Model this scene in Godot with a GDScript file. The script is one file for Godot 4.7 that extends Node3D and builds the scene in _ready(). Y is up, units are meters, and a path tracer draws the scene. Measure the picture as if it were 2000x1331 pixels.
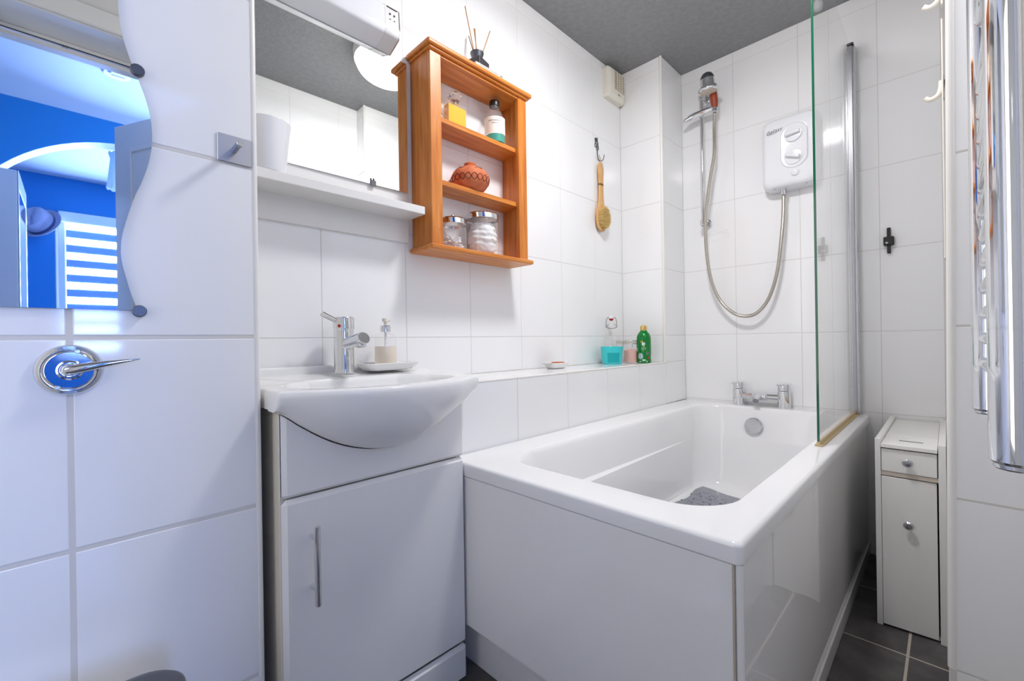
extends Node3D
# A small tiled bathroom seen from its doorway: lamp-lit white tiles, daylight from a room beyond the hall.

var M := {}
var rng := RandomNumberGenerator.new()
var tile_meshes := {}

# ---------------------------------------------------------------- mesh builder
class MB:
	var v := PackedVector3Array()
	var uv := PackedVector2Array()
	var T := Transform3D.IDENTITY

	func tri(a: Vector3, b: Vector3, c: Vector3, ua := Vector2.ZERO, ub := Vector2.ZERO, uc := Vector2.ZERO) -> void:
		if (b - a).cross(c - a).length_squared() < 1e-18:
			return
		v.append(T * a); v.append(T * b); v.append(T * c)
		uv.append(ua); uv.append(ub); uv.append(uc)

	func quad(a: Vector3, b: Vector3, c: Vector3, d: Vector3, ua := Vector2.ZERO, ub := Vector2.ZERO, uc := Vector2.ZERO, ud := Vector2.ZERO) -> void:
		tri(a, b, c, ua, ub, uc)
		tri(a, c, d, ua, uc, ud)

	func loft(rings: Array, cap0 := true, cap1 := true) -> MB:
		var n: int = rings[0].size()
		var last := rings.size() - 1
		for k in last:
			var p: PackedVector3Array = rings[k]
			var q: PackedVector3Array = rings[k + 1]
			var v0 := 1.0 - float(k) / last
			var v1 := 1.0 - float(k + 1) / last
			for i in n:
				var j := (i + 1) % n
				var u0 := float(i) / n
				var u1 := float(i + 1) / n
				quad(p[i], q[i], q[j], p[j], Vector2(u0, v0), Vector2(u0, v1), Vector2(u1, v1), Vector2(u1, v0))
		if cap0:
			cap(rings[0], false)
		if cap1:
			cap(rings[last], true)
		return self

	func cap(r: PackedVector3Array, up: bool) -> void:
		var c := Vector3.ZERO
		for p in r:
			c += p
		c /= r.size()
		for i in r.size():
			var j := (i + 1) % r.size()
			if up:
				tri(c, r[j], r[i])
			else:
				tri(c, r[i], r[j])

	func lathe(prof: Array, seg := 32, at := Vector3.ZERO) -> MB:
		var y0: float = prof[0].y
		var y1: float = y0
		for p in prof:
			y0 = minf(y0, p.y)
			y1 = maxf(y1, p.y)
		var h := maxf(y1 - y0, 1e-6)
		for k in prof.size() - 1:
			var a: Vector2 = prof[k]
			var b: Vector2 = prof[k + 1]
			var va := 1.0 - (a.y - y0) / h
			var vb := 1.0 - (b.y - y0) / h
			for i in seg:
				var t0 := TAU * i / seg
				var t1 := TAU * (i + 1) / seg
				var d0 := Vector3(cos(t0), 0, sin(t0))
				var d1 := Vector3(cos(t1), 0, sin(t1))
				var u0 := float(i) / seg
				var u1 := float(i + 1) / seg
				quad(at + d0 * a.x + Vector3(0, a.y, 0), at + d0 * b.x + Vector3(0, b.y, 0), at + d1 * b.x + Vector3(0, b.y, 0), at + d1 * a.x + Vector3(0, a.y, 0), Vector2(u0, va), Vector2(u0, vb), Vector2(u1, vb), Vector2(u1, va))
		return self

	# a chamfered box
	func box(lo: Vector3, hi: Vector3, c := 0.0015) -> MB:
		c = minf(c, minf(hi.x - lo.x, minf(hi.y - lo.y, hi.z - lo.z)) * 0.45)
		var r := func(y: float, s: float) -> PackedVector3Array:
			return MB.rrect(lo.x + s, hi.x - s, lo.z + s, hi.z - s, c, y, 1)
		return loft([r.call(lo.y, c), r.call(lo.y + c, 0.0), r.call(hi.y - c, 0.0), r.call(hi.y, c)])

	# a box with generously rounded edges
	func rbox(lo: Vector3, hi: Vector3, r: float, n := 4) -> MB:
		r = minf(r, minf(hi.x - lo.x, minf(hi.y - lo.y, hi.z - lo.z)) * 0.49)
		var rings := []
		for i in n + 1:
			var a := PI / 2 * i / n
			var s := r * (1.0 - sin(a))
			rings.append(MB.rrect(lo.x + s, hi.x - s, lo.z + s, hi.z - s, maxf(r - s * 0.6, 1e-4), lo.y + r * (1.0 - cos(a)), n))
		for i in n + 1:
			var a := PI / 2 * (n - i) / n
			var s := r * (1.0 - sin(a))
			rings.append(MB.rrect(lo.x + s, hi.x - s, lo.z + s, hi.z - s, maxf(r - s * 0.6, 1e-4), hi.y - r * (1.0 - cos(a)), n))
		return loft(rings)

	static func rrect(x0: float, x1: float, z0: float, z1: float, r: float, y: float, n := 6) -> PackedVector3Array:
		r = minf(r, minf(x1 - x0, z1 - z0) * 0.5)
		var o := PackedVector3Array()
		var cs := [Vector2(x1 - r, z1 - r), Vector2(x0 + r, z1 - r), Vector2(x0 + r, z0 + r), Vector2(x1 - r, z0 + r)]
		for k in 4:
			for i in n + 1:
				var a := PI / 2 * (k + float(i) / n)
				o.append(Vector3(cs[k].x + r * cos(a), y, cs[k].y + r * sin(a)))
		return o

	static func ellipse(cx: float, cz: float, a: float, b: float, y: float, n := 32) -> PackedVector3Array:
		var o := PackedVector3Array()
		for i in n:
			var t := TAU * i / n
			o.append(Vector3(cx + a * cos(t), y, cz + b * sin(t)))
		return o

	func tube(pts: Array, rad, seg := 10, caps := true) -> MB:
		var n := pts.size()
		var rings := []
		var side := Vector3.ZERO
		for i in n:
			var d: Vector3 = (pts[mini(i + 1, n - 1)] - pts[maxi(i - 1, 0)]).normalized()
			if i == 0:
				side = d.cross(Vector3.UP if absf(d.y) < 0.9 else Vector3.RIGHT).normalized()
			else:
				side = (side - d * side.dot(d)).normalized()
			var up := d.cross(side)
			var r: float = rad[i] if rad is Array or rad is PackedFloat32Array else rad
			var ring := PackedVector3Array()
			for k in seg:
				var a := -TAU * k / seg
				ring.append(pts[i] + (side * cos(a) + up * sin(a)) * r)
			rings.append(ring)
		return loft(rings, caps, caps)

	func cyl(a: Vector3, b: Vector3, r: float, seg := 20, bev := 0.0) -> MB:
		if bev <= 0.0:
			return tube([a, b], r, seg)
		var d := (b - a).normalized()
		return tube([a, a + d * bev, b - d * bev, b], [r - bev, r, r, r - bev], seg)

	func mesh(angle := 38.0) -> ArrayMesh:
		var n := v.size() / 3
		var fn := PackedVector3Array()
		fn.resize(n)
		var near := {}
		var ids := PackedInt32Array()
		ids.resize(n * 3)
		var lists := []
		for f in n:
			fn[f] = (v[f * 3 + 1] - v[f * 3]).cross(v[f * 3 + 2] - v[f * 3])
			for k in 3:
				var key := Vector3i((v[f * 3 + k] * 200000.0).round())
				var id: int = near.get(key, -1)
				if id < 0:
					id = lists.size()
					near[key] = id
					lists.append(PackedInt32Array())
				ids[f * 3 + k] = id
				lists[id].append(f)
		var un := PackedVector3Array()
		un.resize(n)
		for f in n:
			un[f] = fn[f].normalized()
		var lim := cos(deg_to_rad(angle))
		var ov := PackedVector3Array()
		var on := PackedVector3Array()
		var ouv := PackedVector2Array()
		ov.resize(n * 3); on.resize(n * 3); ouv.resize(n * 3)
		var order := [0, 2, 1]
		for f in n:
			for k in 3:
				var s: int = f * 3 + order[k]
				var sum := Vector3.ZERO
				for g in lists[ids[s]]:
					if un[g].dot(un[f]) >= lim:
						sum += fn[g]
				ov[f * 3 + k] = v[s]
				on[f * 3 + k] = sum.normalized()
				ouv[f * 3 + k] = uv[s]
		var arr := []
		arr.resize(Mesh.ARRAY_MAX)
		arr[Mesh.ARRAY_VERTEX] = ov
		arr[Mesh.ARRAY_NORMAL] = on
		arr[Mesh.ARRAY_TEX_UV] = ouv
		var m := ArrayMesh.new()
		m.add_surface_from_arrays(Mesh.PRIMITIVE_TRIANGLES, arr)
		return m

# ---------------------------------------------------------------- scene helpers
func thing(called: String, label: String, category: String, at := Vector3.ZERO, turn := 0.0, group := "") -> Node3D:
	var o := Node3D.new()
	o.name = called
	add_child(o, true)
	o.position = at
	o.rotation.y = turn
	o.set_meta("label", label)
	o.set_meta("category", category)
	if group:
		o.set_meta("group", group)
	return o

func part(called: String, mb, mat: Material, parent: Node, angle := 38.0, label := "") -> MeshInstance3D:
	var o := MeshInstance3D.new()
	o.name = called
	o.mesh = mb.mesh(angle) if mb is MB else mb
	o.material_override = mat
	parent.add_child(o, true)
	if label:
		o.set_meta("label", label)
	return o

func single(called: String, mb, mat: Material, label: String, category: String, group := "") -> MeshInstance3D:
	var o := part(called, mb, mat, self)
	o.set_meta("label", label)
	o.set_meta("category", category)
	if group:
		o.set_meta("group", group)
	return o

func struct(called: String, mb, mat: Material, label: String, category: String) -> MeshInstance3D:
	var o := single(called, mb, mat, label, category)
	o.set_meta("kind", "structure")
	return o

func mat(called: String, c: Color, rough := 0.5, metal := 0.0) -> StandardMaterial3D:
	var m := StandardMaterial3D.new()
	m.resource_name = called
	m.albedo_color = c
	m.roughness = rough
	m.metallic = metal
	M[called] = m
	return m

func noise_tex(size: int, freq: float, seed_: int, ramp: Array, oct := 4, normal := false) -> NoiseTexture2D:
	var n := FastNoiseLite.new()
	n.seed = seed_
	n.frequency = freq
	n.noise_type = FastNoiseLite.TYPE_SIMPLEX_SMOOTH
	n.fractal_octaves = oct
	var t := NoiseTexture2D.new()
	t.width = size
	t.height = size
	t.seamless = true
	t.noise = n
	if normal:
		t.as_normal_map = true
		t.bump_strength = 2.0
	if ramp:
		var g := Gradient.new()
		g.offsets = PackedFloat32Array()
		g.colors = PackedColorArray()
		var offs := PackedFloat32Array()
		var cols := PackedColorArray()
		for r in ramp:
			offs.append(r[0])
			cols.append(r[1])
		g.offsets = offs
		g.colors = cols
		t.color_ramp = g
	return t

func c8(r: float, g: float, b: float) -> Color:
	return Color(r / 255.0, g / 255.0, b / 255.0)

func materials() -> void:
	mat("white_tile", c8(249, 249, 249), 0.07)
	mat("grout", c8(226, 223, 218), 0.85)
	mat("trim_plastic", c8(243, 241, 236), 0.3)
	mat("floor_grout", c8(188, 178, 166), 0.9)
	var ft := mat("floor_tile", Color.WHITE, 0.5)
	ft.albedo_texture = noise_tex(512, 0.012, 5, [[0.0, c8(72, 69, 69)], [0.5, c8(86, 83, 82)], [1.0, c8(104, 100, 99)]], 6)
	ft.uv1_triplanar = true
	ft.uv1_world_triplanar = true
	ft.uv1_scale = Vector3(1.6, 1.6, 1.6)
	ft.heightmap_enabled = true
	ft.heightmap_texture = noise_tex(512, 0.03, 8, [], 5)
	ft.heightmap_scale = 0.12
	var cl := mat("grey_ceiling", Color.WHITE, 0.55)
	cl.albedo_texture = noise_tex(512, 0.03, 11, [[0.0, c8(136, 137, 139)], [1.0, c8(150, 151, 153)]], 5)
	cl.uv1_triplanar = true
	cl.uv1_world_triplanar = true
	cl.uv1_scale = Vector3(2, 2, 2)
	cl.heightmap_enabled = true
	cl.heightmap_texture = noise_tex(512, 0.09, 12, [], 3)
	cl.heightmap_scale = 0.12
	mat("white_paint", c8(232, 230, 226), 0.45)
	mat("gloss_paint", c8(235, 234, 231), 0.22)
	mat("blue_paint", c8(30, 128, 188), 0.6)
	mat("hall_floor", c8(150, 140, 128), 0.7)
	mat("chrome", c8(226, 227, 229), 0.05, 1.0)
	mat("worn_chrome", c8(205, 206, 208), 0.16, 1.0)
	mat("steel", c8(188, 188, 192), 0.32, 1.0)
	mat("hose_metal", c8(190, 184, 174), 0.25, 1.0)
	mat("dark_metal", c8(98, 100, 106), 0.4, 0.8)
	mat("mirror", c8(240, 243, 242), 0.012, 1.0)
	mat("mirror_edge", c8(60, 70, 72), 0.3)
	mat("ceramic", c8(244, 244, 243), 0.06)
	mat("acrylic", c8(249, 249, 249), 0.1)
	mat("panel_gloss", c8(248, 247, 245), 0.004)
	mat("vanity_white", c8(247, 247, 246), 0.2)
	mat("vanity_side", c8(236, 230, 218), 0.4)
	mat("furniture_white", c8(238, 237, 232), 0.3)
	mat("plastic_white", c8(240, 241, 244), 0.14)
	mat("plastic_cream", c8(236, 231, 218), 0.35)
	mat("plastic_brown", c8(140, 116, 74), 0.6)
	mat("dark_slot", c8(40, 38, 36), 0.7)
	mat("black_plastic", c8(36, 34, 32), 0.35)
	mat("grey_seat", c8(70, 72, 78), 0.35)
	mat("rubber_grey", c8(146, 148, 158), 0.28)
	mat("rubber_dark", c8(66, 66, 72), 0.5)
	mat("sealant", c8(206, 182, 138), 0.6)
	mat("sealant_grey", c8(196, 186, 168), 0.6)
	mat("sealant_dark", c8(120, 96, 68), 0.75)
	mat("red", c8(190, 30, 26), 0.3)
	mat("text_dark", c8(40, 44, 70), 0.5)
	mat("print_grey", c8(120, 116, 112), 0.6)
	mat("wood_knot", c8(120, 88, 40), 0.6)
	mat("bristle", c8(236, 206, 136), 0.8)
	mat("string", c8(206, 186, 160), 0.9)
	mat("cotton", c8(246, 246, 246), 0.95)
	mat("towel_white", c8(240, 238, 236), 0.95)
	mat("candle", c8(60, 208, 212), 0.2)
	mat("candle_label", c8(0, 172, 176), 0.35)
	mat("bath_salt", c8(232, 180, 168), 0.9)
	mat("gold", c8(232, 196, 120), 0.22, 1.0)
	mat("label_paper", c8(240, 232, 222), 0.7)
	mat("pot_brown", c8(96, 36, 20), 0.7)
	mat("reed", c8(176, 132, 84), 0.8)
	mat("smoke_glass", c8(66, 62, 66), 0.08)
	mat("dish_white", c8(240, 240, 238), 0.15)
	mat("soap_liquid", c8(246, 232, 212), 0.35)
	mat("soap_cream", c8(226, 200, 180), 0.5)
	mat("soap_orange", c8(190, 86, 36), 0.5)
	mat("perfume", c8(255, 196, 40), 0.12)
	mat("oil", c8(28, 160, 140), 0.12)
	mat("hat_felt", c8(176, 172, 186), 0.9)
	mat("hat_band", c8(70, 80, 120), 0.8)
	mat("brown_hole", c8(126, 92, 76), 0.3, 0.4)
	var gl := mat("thin_glass", Color(1, 1, 1, 0.06), 0.02)
	gl.transparency = BaseMaterial3D.TRANSPARENCY_ALPHA
	var gg := mat("screen_glass", Color(0.93, 0.97, 0.95, 0.04), 0.0)
	gg.transparency = BaseMaterial3D.TRANSPARENCY_ALPHA
	mat("glass_edge", c8(14, 92, 66), 0.1)
	var sg := mat("solid_glass", Color(1, 1, 1, 0.02), 0.02)
	sg.refraction_enabled = true
	sg.refraction_scale = 0.05
	var te := mat("terracotta", Color.WHITE, 0.75)
	te.albedo_texture = noise_tex(256, 0.02, 21, [[0.0, c8(190, 92, 56)], [0.6, c8(214, 120, 76)], [1.0, c8(226, 146, 100)]], 4)
	te.uv1_triplanar = true
	te.uv1_scale = Vector3(6, 6, 6)
	# honey-stained timber, grain up and grain along
	for k in 2:
		var w := mat(["wood_up", "wood_along"][k], Color.WHITE, 0.36)
		w.albedo_texture = noise_tex(512, 0.008, 31 + k, [[0.0, c8(186, 102, 36)], [0.35, c8(204, 120, 46)], [0.6, c8(214, 132, 56)], [1.0, c8(228, 152, 76)]], 5)
		w.uv1_triplanar = true
		w.uv1_scale = Vector3(9, 0.8, 9) if k == 0 else Vector3(0.8, 9, 9)
	var bw := mat("brush_wood", Color.WHITE, 0.5)
	bw.albedo_texture = noise_tex(256, 0.01, 41, [[0.0, c8(206, 150, 90)], [0.5, c8(224, 174, 112)], [1.0, c8(236, 196, 140)]], 4)
	bw.uv1_triplanar = true
	bw.uv1_scale = Vector3(30, 3, 30)
	var cw := mat("cabinet_white", c8(249, 248, 244), 0.35)
	cw.heightmap_enabled = true
	cw.heightmap_texture = noise_tex(256, 0.02, 51, [], 4)
	cw.heightmap_scale = 0.03
	cw.uv1_triplanar = true
	cw.uv1_scale = Vector3(60, 3, 60)
	var sh := mat("lamp_dome", c8(255, 252, 246), 0.3)
	sh.emission_enabled = true
	sh.emission = c8(255, 250, 240)
	sh.emission_energy_multiplier = 6.0
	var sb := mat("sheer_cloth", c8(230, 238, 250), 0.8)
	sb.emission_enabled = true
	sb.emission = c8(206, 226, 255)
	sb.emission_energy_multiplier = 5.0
	var fg := mat("fill_glow", c8(235, 238, 240), 0.6)  # glowing pane of the added fill window
	fg.emission_enabled = true
	fg.emission = c8(255, 250, 244)
	fg.emission_energy_multiplier = 0.9
	var bc := mat("blind_cloth", c8(150, 185, 236), 0.9)
	bc.backlight_enabled = true
	bc.backlight = c8(150, 180, 230)
	mat("shade_glass", c8(226, 236, 246), 0.3)

# ---------------------------------------------------------------- tiles
func tile_mesh(w: float, h: float, d: float, b: float) -> ArrayMesh:
	var key := Vector3i(roundi(w * 2000), roundi(h * 2000), roundi(d * 10000))
	if tile_meshes.has(key):
		return tile_meshes[key]
	var st := MB.new()
	var r := func(s: float, z: float) -> Array:
		return [Vector3(-w / 2 + s, -h / 2 + s, z), Vector3(w / 2 - s, -h / 2 + s, z), Vector3(w / 2 - s, h / 2 - s, z), Vector3(-w / 2 + s, h / 2 - s, z)]
	var rings := [r.call(0.0, -d), r.call(0.0, -b), r.call(b * 0.3, -b * 0.3), r.call(b, 0.0)]
	for k in 3:
		for i in 4:
			var j := (i + 1) % 4
			st.quad(rings[k][i], rings[k][j], rings[k + 1][j], rings[k + 1][i])
	st.quad(rings[3][0], rings[3][1], rings[3][2], rings[3][3])
	tile_meshes[key] = st.mesh(60.0)
	return tile_meshes[key]

func tiles(parent: Node, o: Vector3, u: Vector3, v: Vector3, us: Array, vs: Array, m: Material, gap := 0.0022, tilt := 0.0012, d := 0.006, b := 0.0011) -> void:
	var n := u.cross(v)
	for i in us.size() - 1:
		for j in vs.size() - 1:
			var w: float = us[i + 1] - us[i] - gap
			var h: float = vs[j + 1] - vs[j] - gap
			var t := MeshInstance3D.new()
			t.name = "tile"
			t.mesh = tile_mesh(w, h, d, b)
			t.material_override = m
			var bas := Basis(u, v, n) * Basis.from_euler(Vector3(rng.randf_range(-tilt, tilt), rng.randf_range(-tilt, tilt), 0))
			t.transform = Transform3D(bas, o + u * (us[i] + us[i + 1]) / 2 + v * (vs[j] + vs[j + 1]) / 2)
			parent.add_child(t, true)

func smooth_path(pts: Array, step: float) -> Array:
	var c := Curve3D.new()
	c.bake_interval = step
	for i in pts.size():
		var t: Vector3 = (pts[mini(i + 1, pts.size() - 1)] - pts[maxi(i - 1, 0)]) / 6.0
		c.add_point(pts[i], -t, t)
	var o := []
	var n := int(c.get_baked_length() / step)
	for i in n + 1:
		o.append(c.sample_baked(c.get_baked_length() * i / n, true))
	return o

func writing(s: String, size: float, depth := 0.0006, italic := false, serif := false) -> TextMesh:
	var t := TextMesh.new()
	t.text = s
	var f := SystemFont.new()
	f.font_names = PackedStringArray(["Droid Serif" if serif else "Droid Sans"])
	f.font_italic = italic
	t.font = f
	t.font_size = 64
	t.pixel_size = size / 64.0
	t.depth = depth
	return t

const FLOOR_ROWS := [0.0, 0.2515, 0.5865, 0.9215, 1.2565, 1.5915, 1.9265, 2.2625, 2.3207]
const CEIL := 2.3207
const XB := 2.325

func _ready() -> void:
	rng.seed = 77
	# ---- camera
	var cam := Camera3D.new()
	cam.name = "camera"
	add_child(cam)
	var fw := Vector3(0.70803, -0.0001, -0.70618).normalized()
	var r0 := fw.cross(Vector3.UP).normalized()
	var u0 := r0.cross(fw)
	var roll := -0.0152
	var rt := r0 * cos(roll) + u0 * sin(roll)
	var up := u0 * cos(roll) - r0 * sin(roll)
	cam.transform = Transform3D(Basis(rt, up, -fw), Vector3(0, 0.9067, 1.2363))
	cam.fov = 75.85
	cam.near = 0.02
	cam.current = true
	# ---- sky and exposure
	var we := WorldEnvironment.new()
	we.name = "environment"
	var env := Environment.new()
	env.background_mode = Environment.BG_COLOR
	env.background_color = c8(196, 216, 250)
	env.background_energy_multiplier = 2.5
	env.tonemap_mode = Environment.TONE_MAPPER_LINEAR
	env.tonemap_exposure = 1.0
	env.sdfgi_enabled = true
	env.ssao_enabled = true
	env.ssil_enabled = true
	we.environment = env
	add_child(we)
	materials()
	room()
	hall()
	basin_and_vanity()
	bath()
	wall_things()
	shower()
	wooden_shelf()
	ledge_things()
	boxing_things()
	right_things()

# ---------------------------------------------------------------- shell
func slab(lo: Vector3, hi: Vector3) -> MB:
	return MB.new().box(lo, hi, 0.0005)

func room() -> void:
	var g: Material = M.grout
	var wt: Material = M.white_tile
	var e := 0.001
	# floor
	var fl := struct("floor", slab(Vector3(-0.78, -0.12, -0.1), Vector3(XB + 0.1, -e, 1.44)), M.floor_grout, "dark grey square floor tiles with pale grout lines", "floor")
	var xs := [-0.78]
	var k := -0.472
	while k < 2.4:
		xs.append(k)
		k += 0.354
	xs[-1] = minf(xs[-1], 2.325)
	tiles(fl, Vector3.ZERO, Vector3(1, 0, 0), Vector3(0, 0, -1), xs, [-1.44, -1.146, -0.792, -0.438, -0.084, 0.06], M.floor_tile, 0.0065, 0.001, 0.008, 0.001)
	# ceiling
	struct("ceiling", slab(Vector3(-0.9, CEIL, -0.12), Vector3(XB + 0.12, CEIL + 0.12, 1.45)), M.grey_ceiling, "flat ceiling painted mid grey above the white tiles", "ceiling")
	# long back wall
	var wb := struct("wall_back", slab(Vector3(-0.9, 0, -0.12), Vector3(XB + 0.12, CEIL, -e)), g, "long white tiled wall behind basin, mirror and wooden shelf unit", "wall")
	tiles(wb, Vector3.ZERO, Vector3.RIGHT, Vector3.UP, [0.2219, 0.4904, 0.759, 1.0275, 1.296, 1.5645, 1.833, 2.087], [0.7865] + FLOOR_ROWS.slice(3), wt)
	# far end wall with the shower
	var we := struct("wall_end", slab(Vector3(XB + e, 0, -0.12), Vector3(XB + 0.12, CEIL, 1.45)), g, "white tiled end wall carrying the shower and bath taps", "wall")
	tiles(we, Vector3(XB, 0, 0), Vector3(0, 0, 1), Vector3.UP, [0.2337, 0.493, 0.7683, 1.0436, 1.228], FLOOR_ROWS, wt)
	# tiled column in the corner
	var wc := struct("wall_column", slab(Vector3(2.087 + e, 0.7, -0.05), Vector3(XB + 0.05, CEIL, 0.2337 - e)), g, "boxed tiled column in the corner above the ledge", "wall")
	tiles(wc, Vector3(2.087, 0, 0), Vector3(0, 0, 1), Vector3.UP, [0.0, 0.228], [0.7865] + FLOOR_ROWS.slice(3), wt)
	tiles(wc, Vector3(0, 0, 0.2337), Vector3.RIGHT, Vector3.UP, [2.093, 2.325], [0.577, 0.7865] + FLOOR_ROWS.slice(3), wt)
	part("corner_bead", bead(Vector3(2.0905, 0.786, 0.2302), CEIL - 0.787, 0.0075), M.trim_plastic, wc)
	# tiled ledge beside the bath
	var wl := struct("wall_ledge", slab(Vector3(0.7, 0.0, -0.05), Vector3(2.2, 0.7865 - e, 0.2337 - e)), g, "white tiled ledge running beside the bath under the back wall", "ledge")
	tiles(wl, Vector3(0, 0, 0.2337), Vector3.RIGHT, Vector3.UP, [0.72, 1.0275, 1.296, 1.5645, 1.833, 2.093], [0.56, 0.783], wt)
	tiles(wl, Vector3(0, 0.7865, 0), Vector3.RIGHT, Vector3(0, 0, -1), [0.72, 1.0275, 1.296, 1.5645, 1.833, 2.087], [-0.23, 0.0], wt, 0.0015)
	var eb := MB.new()
	eb.tube([Vector3(0.72, 0.7835, 0.2307), Vector3(2.0905, 0.7835, 0.2307)], 0.0045, 10)
	part("edge_bead", eb, M.trim_plastic, wl)
	# boxing in the foreground with the cistern
	var wf := struct("wall_cistern", slab(Vector3(-0.9, 0, -0.05), Vector3(0.262 - e, CEIL, 0.2616 - e)), g, "white tiled boxing in the left foreground with wavy mirror and flush plate", "wall")
	tiles(wf, Vector3(0, 0, 0.2616), Vector3.RIGHT, Vector3.UP, [-0.8, -0.538, -0.2713, -0.0046, 0.2585], FLOOR_ROWS, wt, 0.0065, 0.001, 0.006, 0.0022)
	part("corner_bead", bead(Vector3(0.2575, 0.0, 0.2571), CEIL, 0.0062), M.trim_plastic, wf)
	# left side wall (out of the picture, seen in reflections)
	var ws := struct("wall_side", slab(Vector3(-0.9, 0, 0.2), Vector3(-0.78 - e, CEIL, 1.45)), g, "white tiled side wall beyond the toilet", "wall")
	tiles(ws, Vector3(-0.78, 0, 0), Vector3(0, 0, -1), Vector3.UP, [-1.338, -1.07, -0.803, -0.536, -0.2616], FLOOR_ROWS, wt)
	# added frosted window, out of view, as even pale fill light for the room
	var w3 := thing("window_3", "added frosted window in the side wall, out of view, giving fill light", "window", Vector3(-0.78, 0, 0.54))
	w3.set_meta("kind", "structure")
	for q in [[-0.26, -0.22], [0.22, 0.26]]:
		part("window_frame", MB.new().box(Vector3(0.0, 0.5, q[0]), Vector3(0.025, 2.02, q[1]), 0.003), M.gloss_paint, w3)
	for q in [[0.5, 0.54], [1.98, 2.02]]:
		part("window_frame", MB.new().box(Vector3(0.0, q[0], -0.22), Vector3(0.025, q[1], 0.22), 0.003), M.gloss_paint, w3)
	part("unseen_pane", MB.new().box(Vector3(0.003, 0.54, -0.22), Vector3(0.008, 1.98, 0.22), 0.0005), M.fill_glow, w3)
	var fl3 := AreaLight3D.new()  # fill light set in front of the added pane
	fl3.name = "window_area_light"
	fl3.area_size = Vector2(0.44, 1.44)
	fl3.position = Vector3(0.012, 1.26, 0)
	fl3.rotation.y = -PI / 2
	fl3.light_color = c8(255, 250, 244)
	fl3.light_energy = 0.19
	fl3.area_range = 12.0
	fl3.area_attenuation = 2.0
	fl3.shadow_enabled = true
	w3.add_child(fl3)
	# front wall with the doorway
	var f := MB.new()
	f.box(Vector3(-0.9, 0, 1.338 + e), Vector3(-0.226, CEIL, 1.55), 0.0005)
	f.box(Vector3(0.476, 0, 1.338 + e), Vector3(XB + 0.12, CEIL, 1.55), 0.0005)
	f.box(Vector3(-0.226, 2.01, 1.338 + e), Vector3(0.476, CEIL, 1.55), 0.0005)
	var wfr := struct("wall_front", f, M.white_paint, "white wall with the doorway behind the viewer, seen in the mirrors", "wall")
	tiles(wfr, Vector3(0, 0, 1.338), Vector3(-1, 0, 0), Vector3.UP, [-1.2065, -1.093, -0.823, -0.5545], FLOOR_ROWS, wt)
	tiles(wfr, Vector3(0, 0, 1.338), Vector3(-1, 0, 0), Vector3.UP, [0.28, 0.53, 0.78], FLOOR_ROWS, wt)
	# pier at the right edge
	var pr := struct("wall_pier", slab(Vector3(1.2065 + e, 0, 1.228 + e), Vector3(XB + 0.05, CEIL, 1.4)), g, "white tiled pier at the right edge behind the chrome radiator", "wall")
	tiles(pr, Vector3(1.2065, 0, 0), Vector3(0, 0, 1), Vector3.UP, [1.2365, 1.338], FLOOR_ROWS, wt, 0.004)
	tiles(pr, Vector3(0, 0, 1.228), Vector3(-1, 0, 0), Vector3.UP, [-2.325, -2.02, -1.75, -1.48, -1.213], FLOOR_ROWS, wt)
	part("corner_bead", bead(Vector3(1.212, 0.2515, 1.2335), CEIL - 0.2515, 0.0075), M.trim_plastic, pr)
	var lean := Basis(Vector3.RIGHT, 0.008)   # the pier is a little out of plumb
	var pivot := Vector3(1.2, 0.9067, 1.226)
	pr.transform = Transform3D(lean, pivot + Vector3(0, 0, 0.0077) - lean * pivot)
	# door frame
	var dr := thing("door_1", "white painted door frame of the bathroom doorway, seen in the wavy mirror", "door frame")
	dr.set_meta("kind", "structure")
	part("lining", MB.new().box(Vector3(-0.2255, 0, 1.335), Vector3(-0.205, 1.985, 1.552)), M.gloss_paint, dr)
	part("lining", MB.new().box(Vector3(0.455, 0, 1.335), Vector3(0.4755, 1.985, 1.552)), M.gloss_paint, dr)
	part("head_lining", MB.new().box(Vector3(-0.2255, 1.985, 1.335), Vector3(0.4755, 2.0095, 1.552)), M.gloss_paint, dr)
	part("door_stop", MB.new().box(Vector3(-0.2045, 1.948, 1.49), Vector3(0.4545, 1.9845, 1.53)), M.gloss_paint, dr)
	part("door_stop", MB.new().box(Vector3(-0.2045, 0, 1.49), Vector3(-0.19, 1.9475, 1.53)), M.gloss_paint, dr)
	part("door_stop", MB.new().box(Vector3(0.44, 0, 1.49), Vector3(0.4545, 1.9475, 1.53)), M.gloss_paint, dr)
	for z in [1.321, 1.552]:
		part("architrave", MB.new().box(Vector3(-0.275, 0, z), Vector3(-0.21, 1.989, z + 0.017), 0.005), M.gloss_paint, dr)
		part("architrave", MB.new().box(Vector3(0.46, 0, z), Vector3(0.525, 1.989, z + 0.017), 0.005), M.gloss_paint, dr)
		part("architrave", MB.new().box(Vector3(-0.275, 1.9895, z), Vector3(0.525, 2.055, z + 0.017), 0.005), M.gloss_paint, dr)
	# the round ceiling lamp and its own light
	var lamp := thing("ceiling_lamp", "round white glass ceiling lamp glowing in the basin mirror", "lamp", Vector3(1.10, CEIL, 0.72))
	part("lamp_base", MB.new().lathe([Vector2(0.0, -0.001), Vector2(0.175, -0.001), Vector2(0.178, -0.02), Vector2(0.172, -0.05), Vector2(0.15, -0.055), Vector2(0, -0.055)], 48), M.gloss_paint, lamp)
	var dome := []
	for i in 13:
		var a := PI / 2 * i / 12
		dome.append(Vector2(0.166 * cos(a), -0.05 - 0.09 * sin(a)))
	dome.reverse()
	part("lamp_dome", MB.new().lathe(dome, 48), M.lamp_dome, lamp)
	var ol := OmniLight3D.new()
	ol.name = "lamp_light"
	ol.position = Vector3(0, -0.085, 0)
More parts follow.
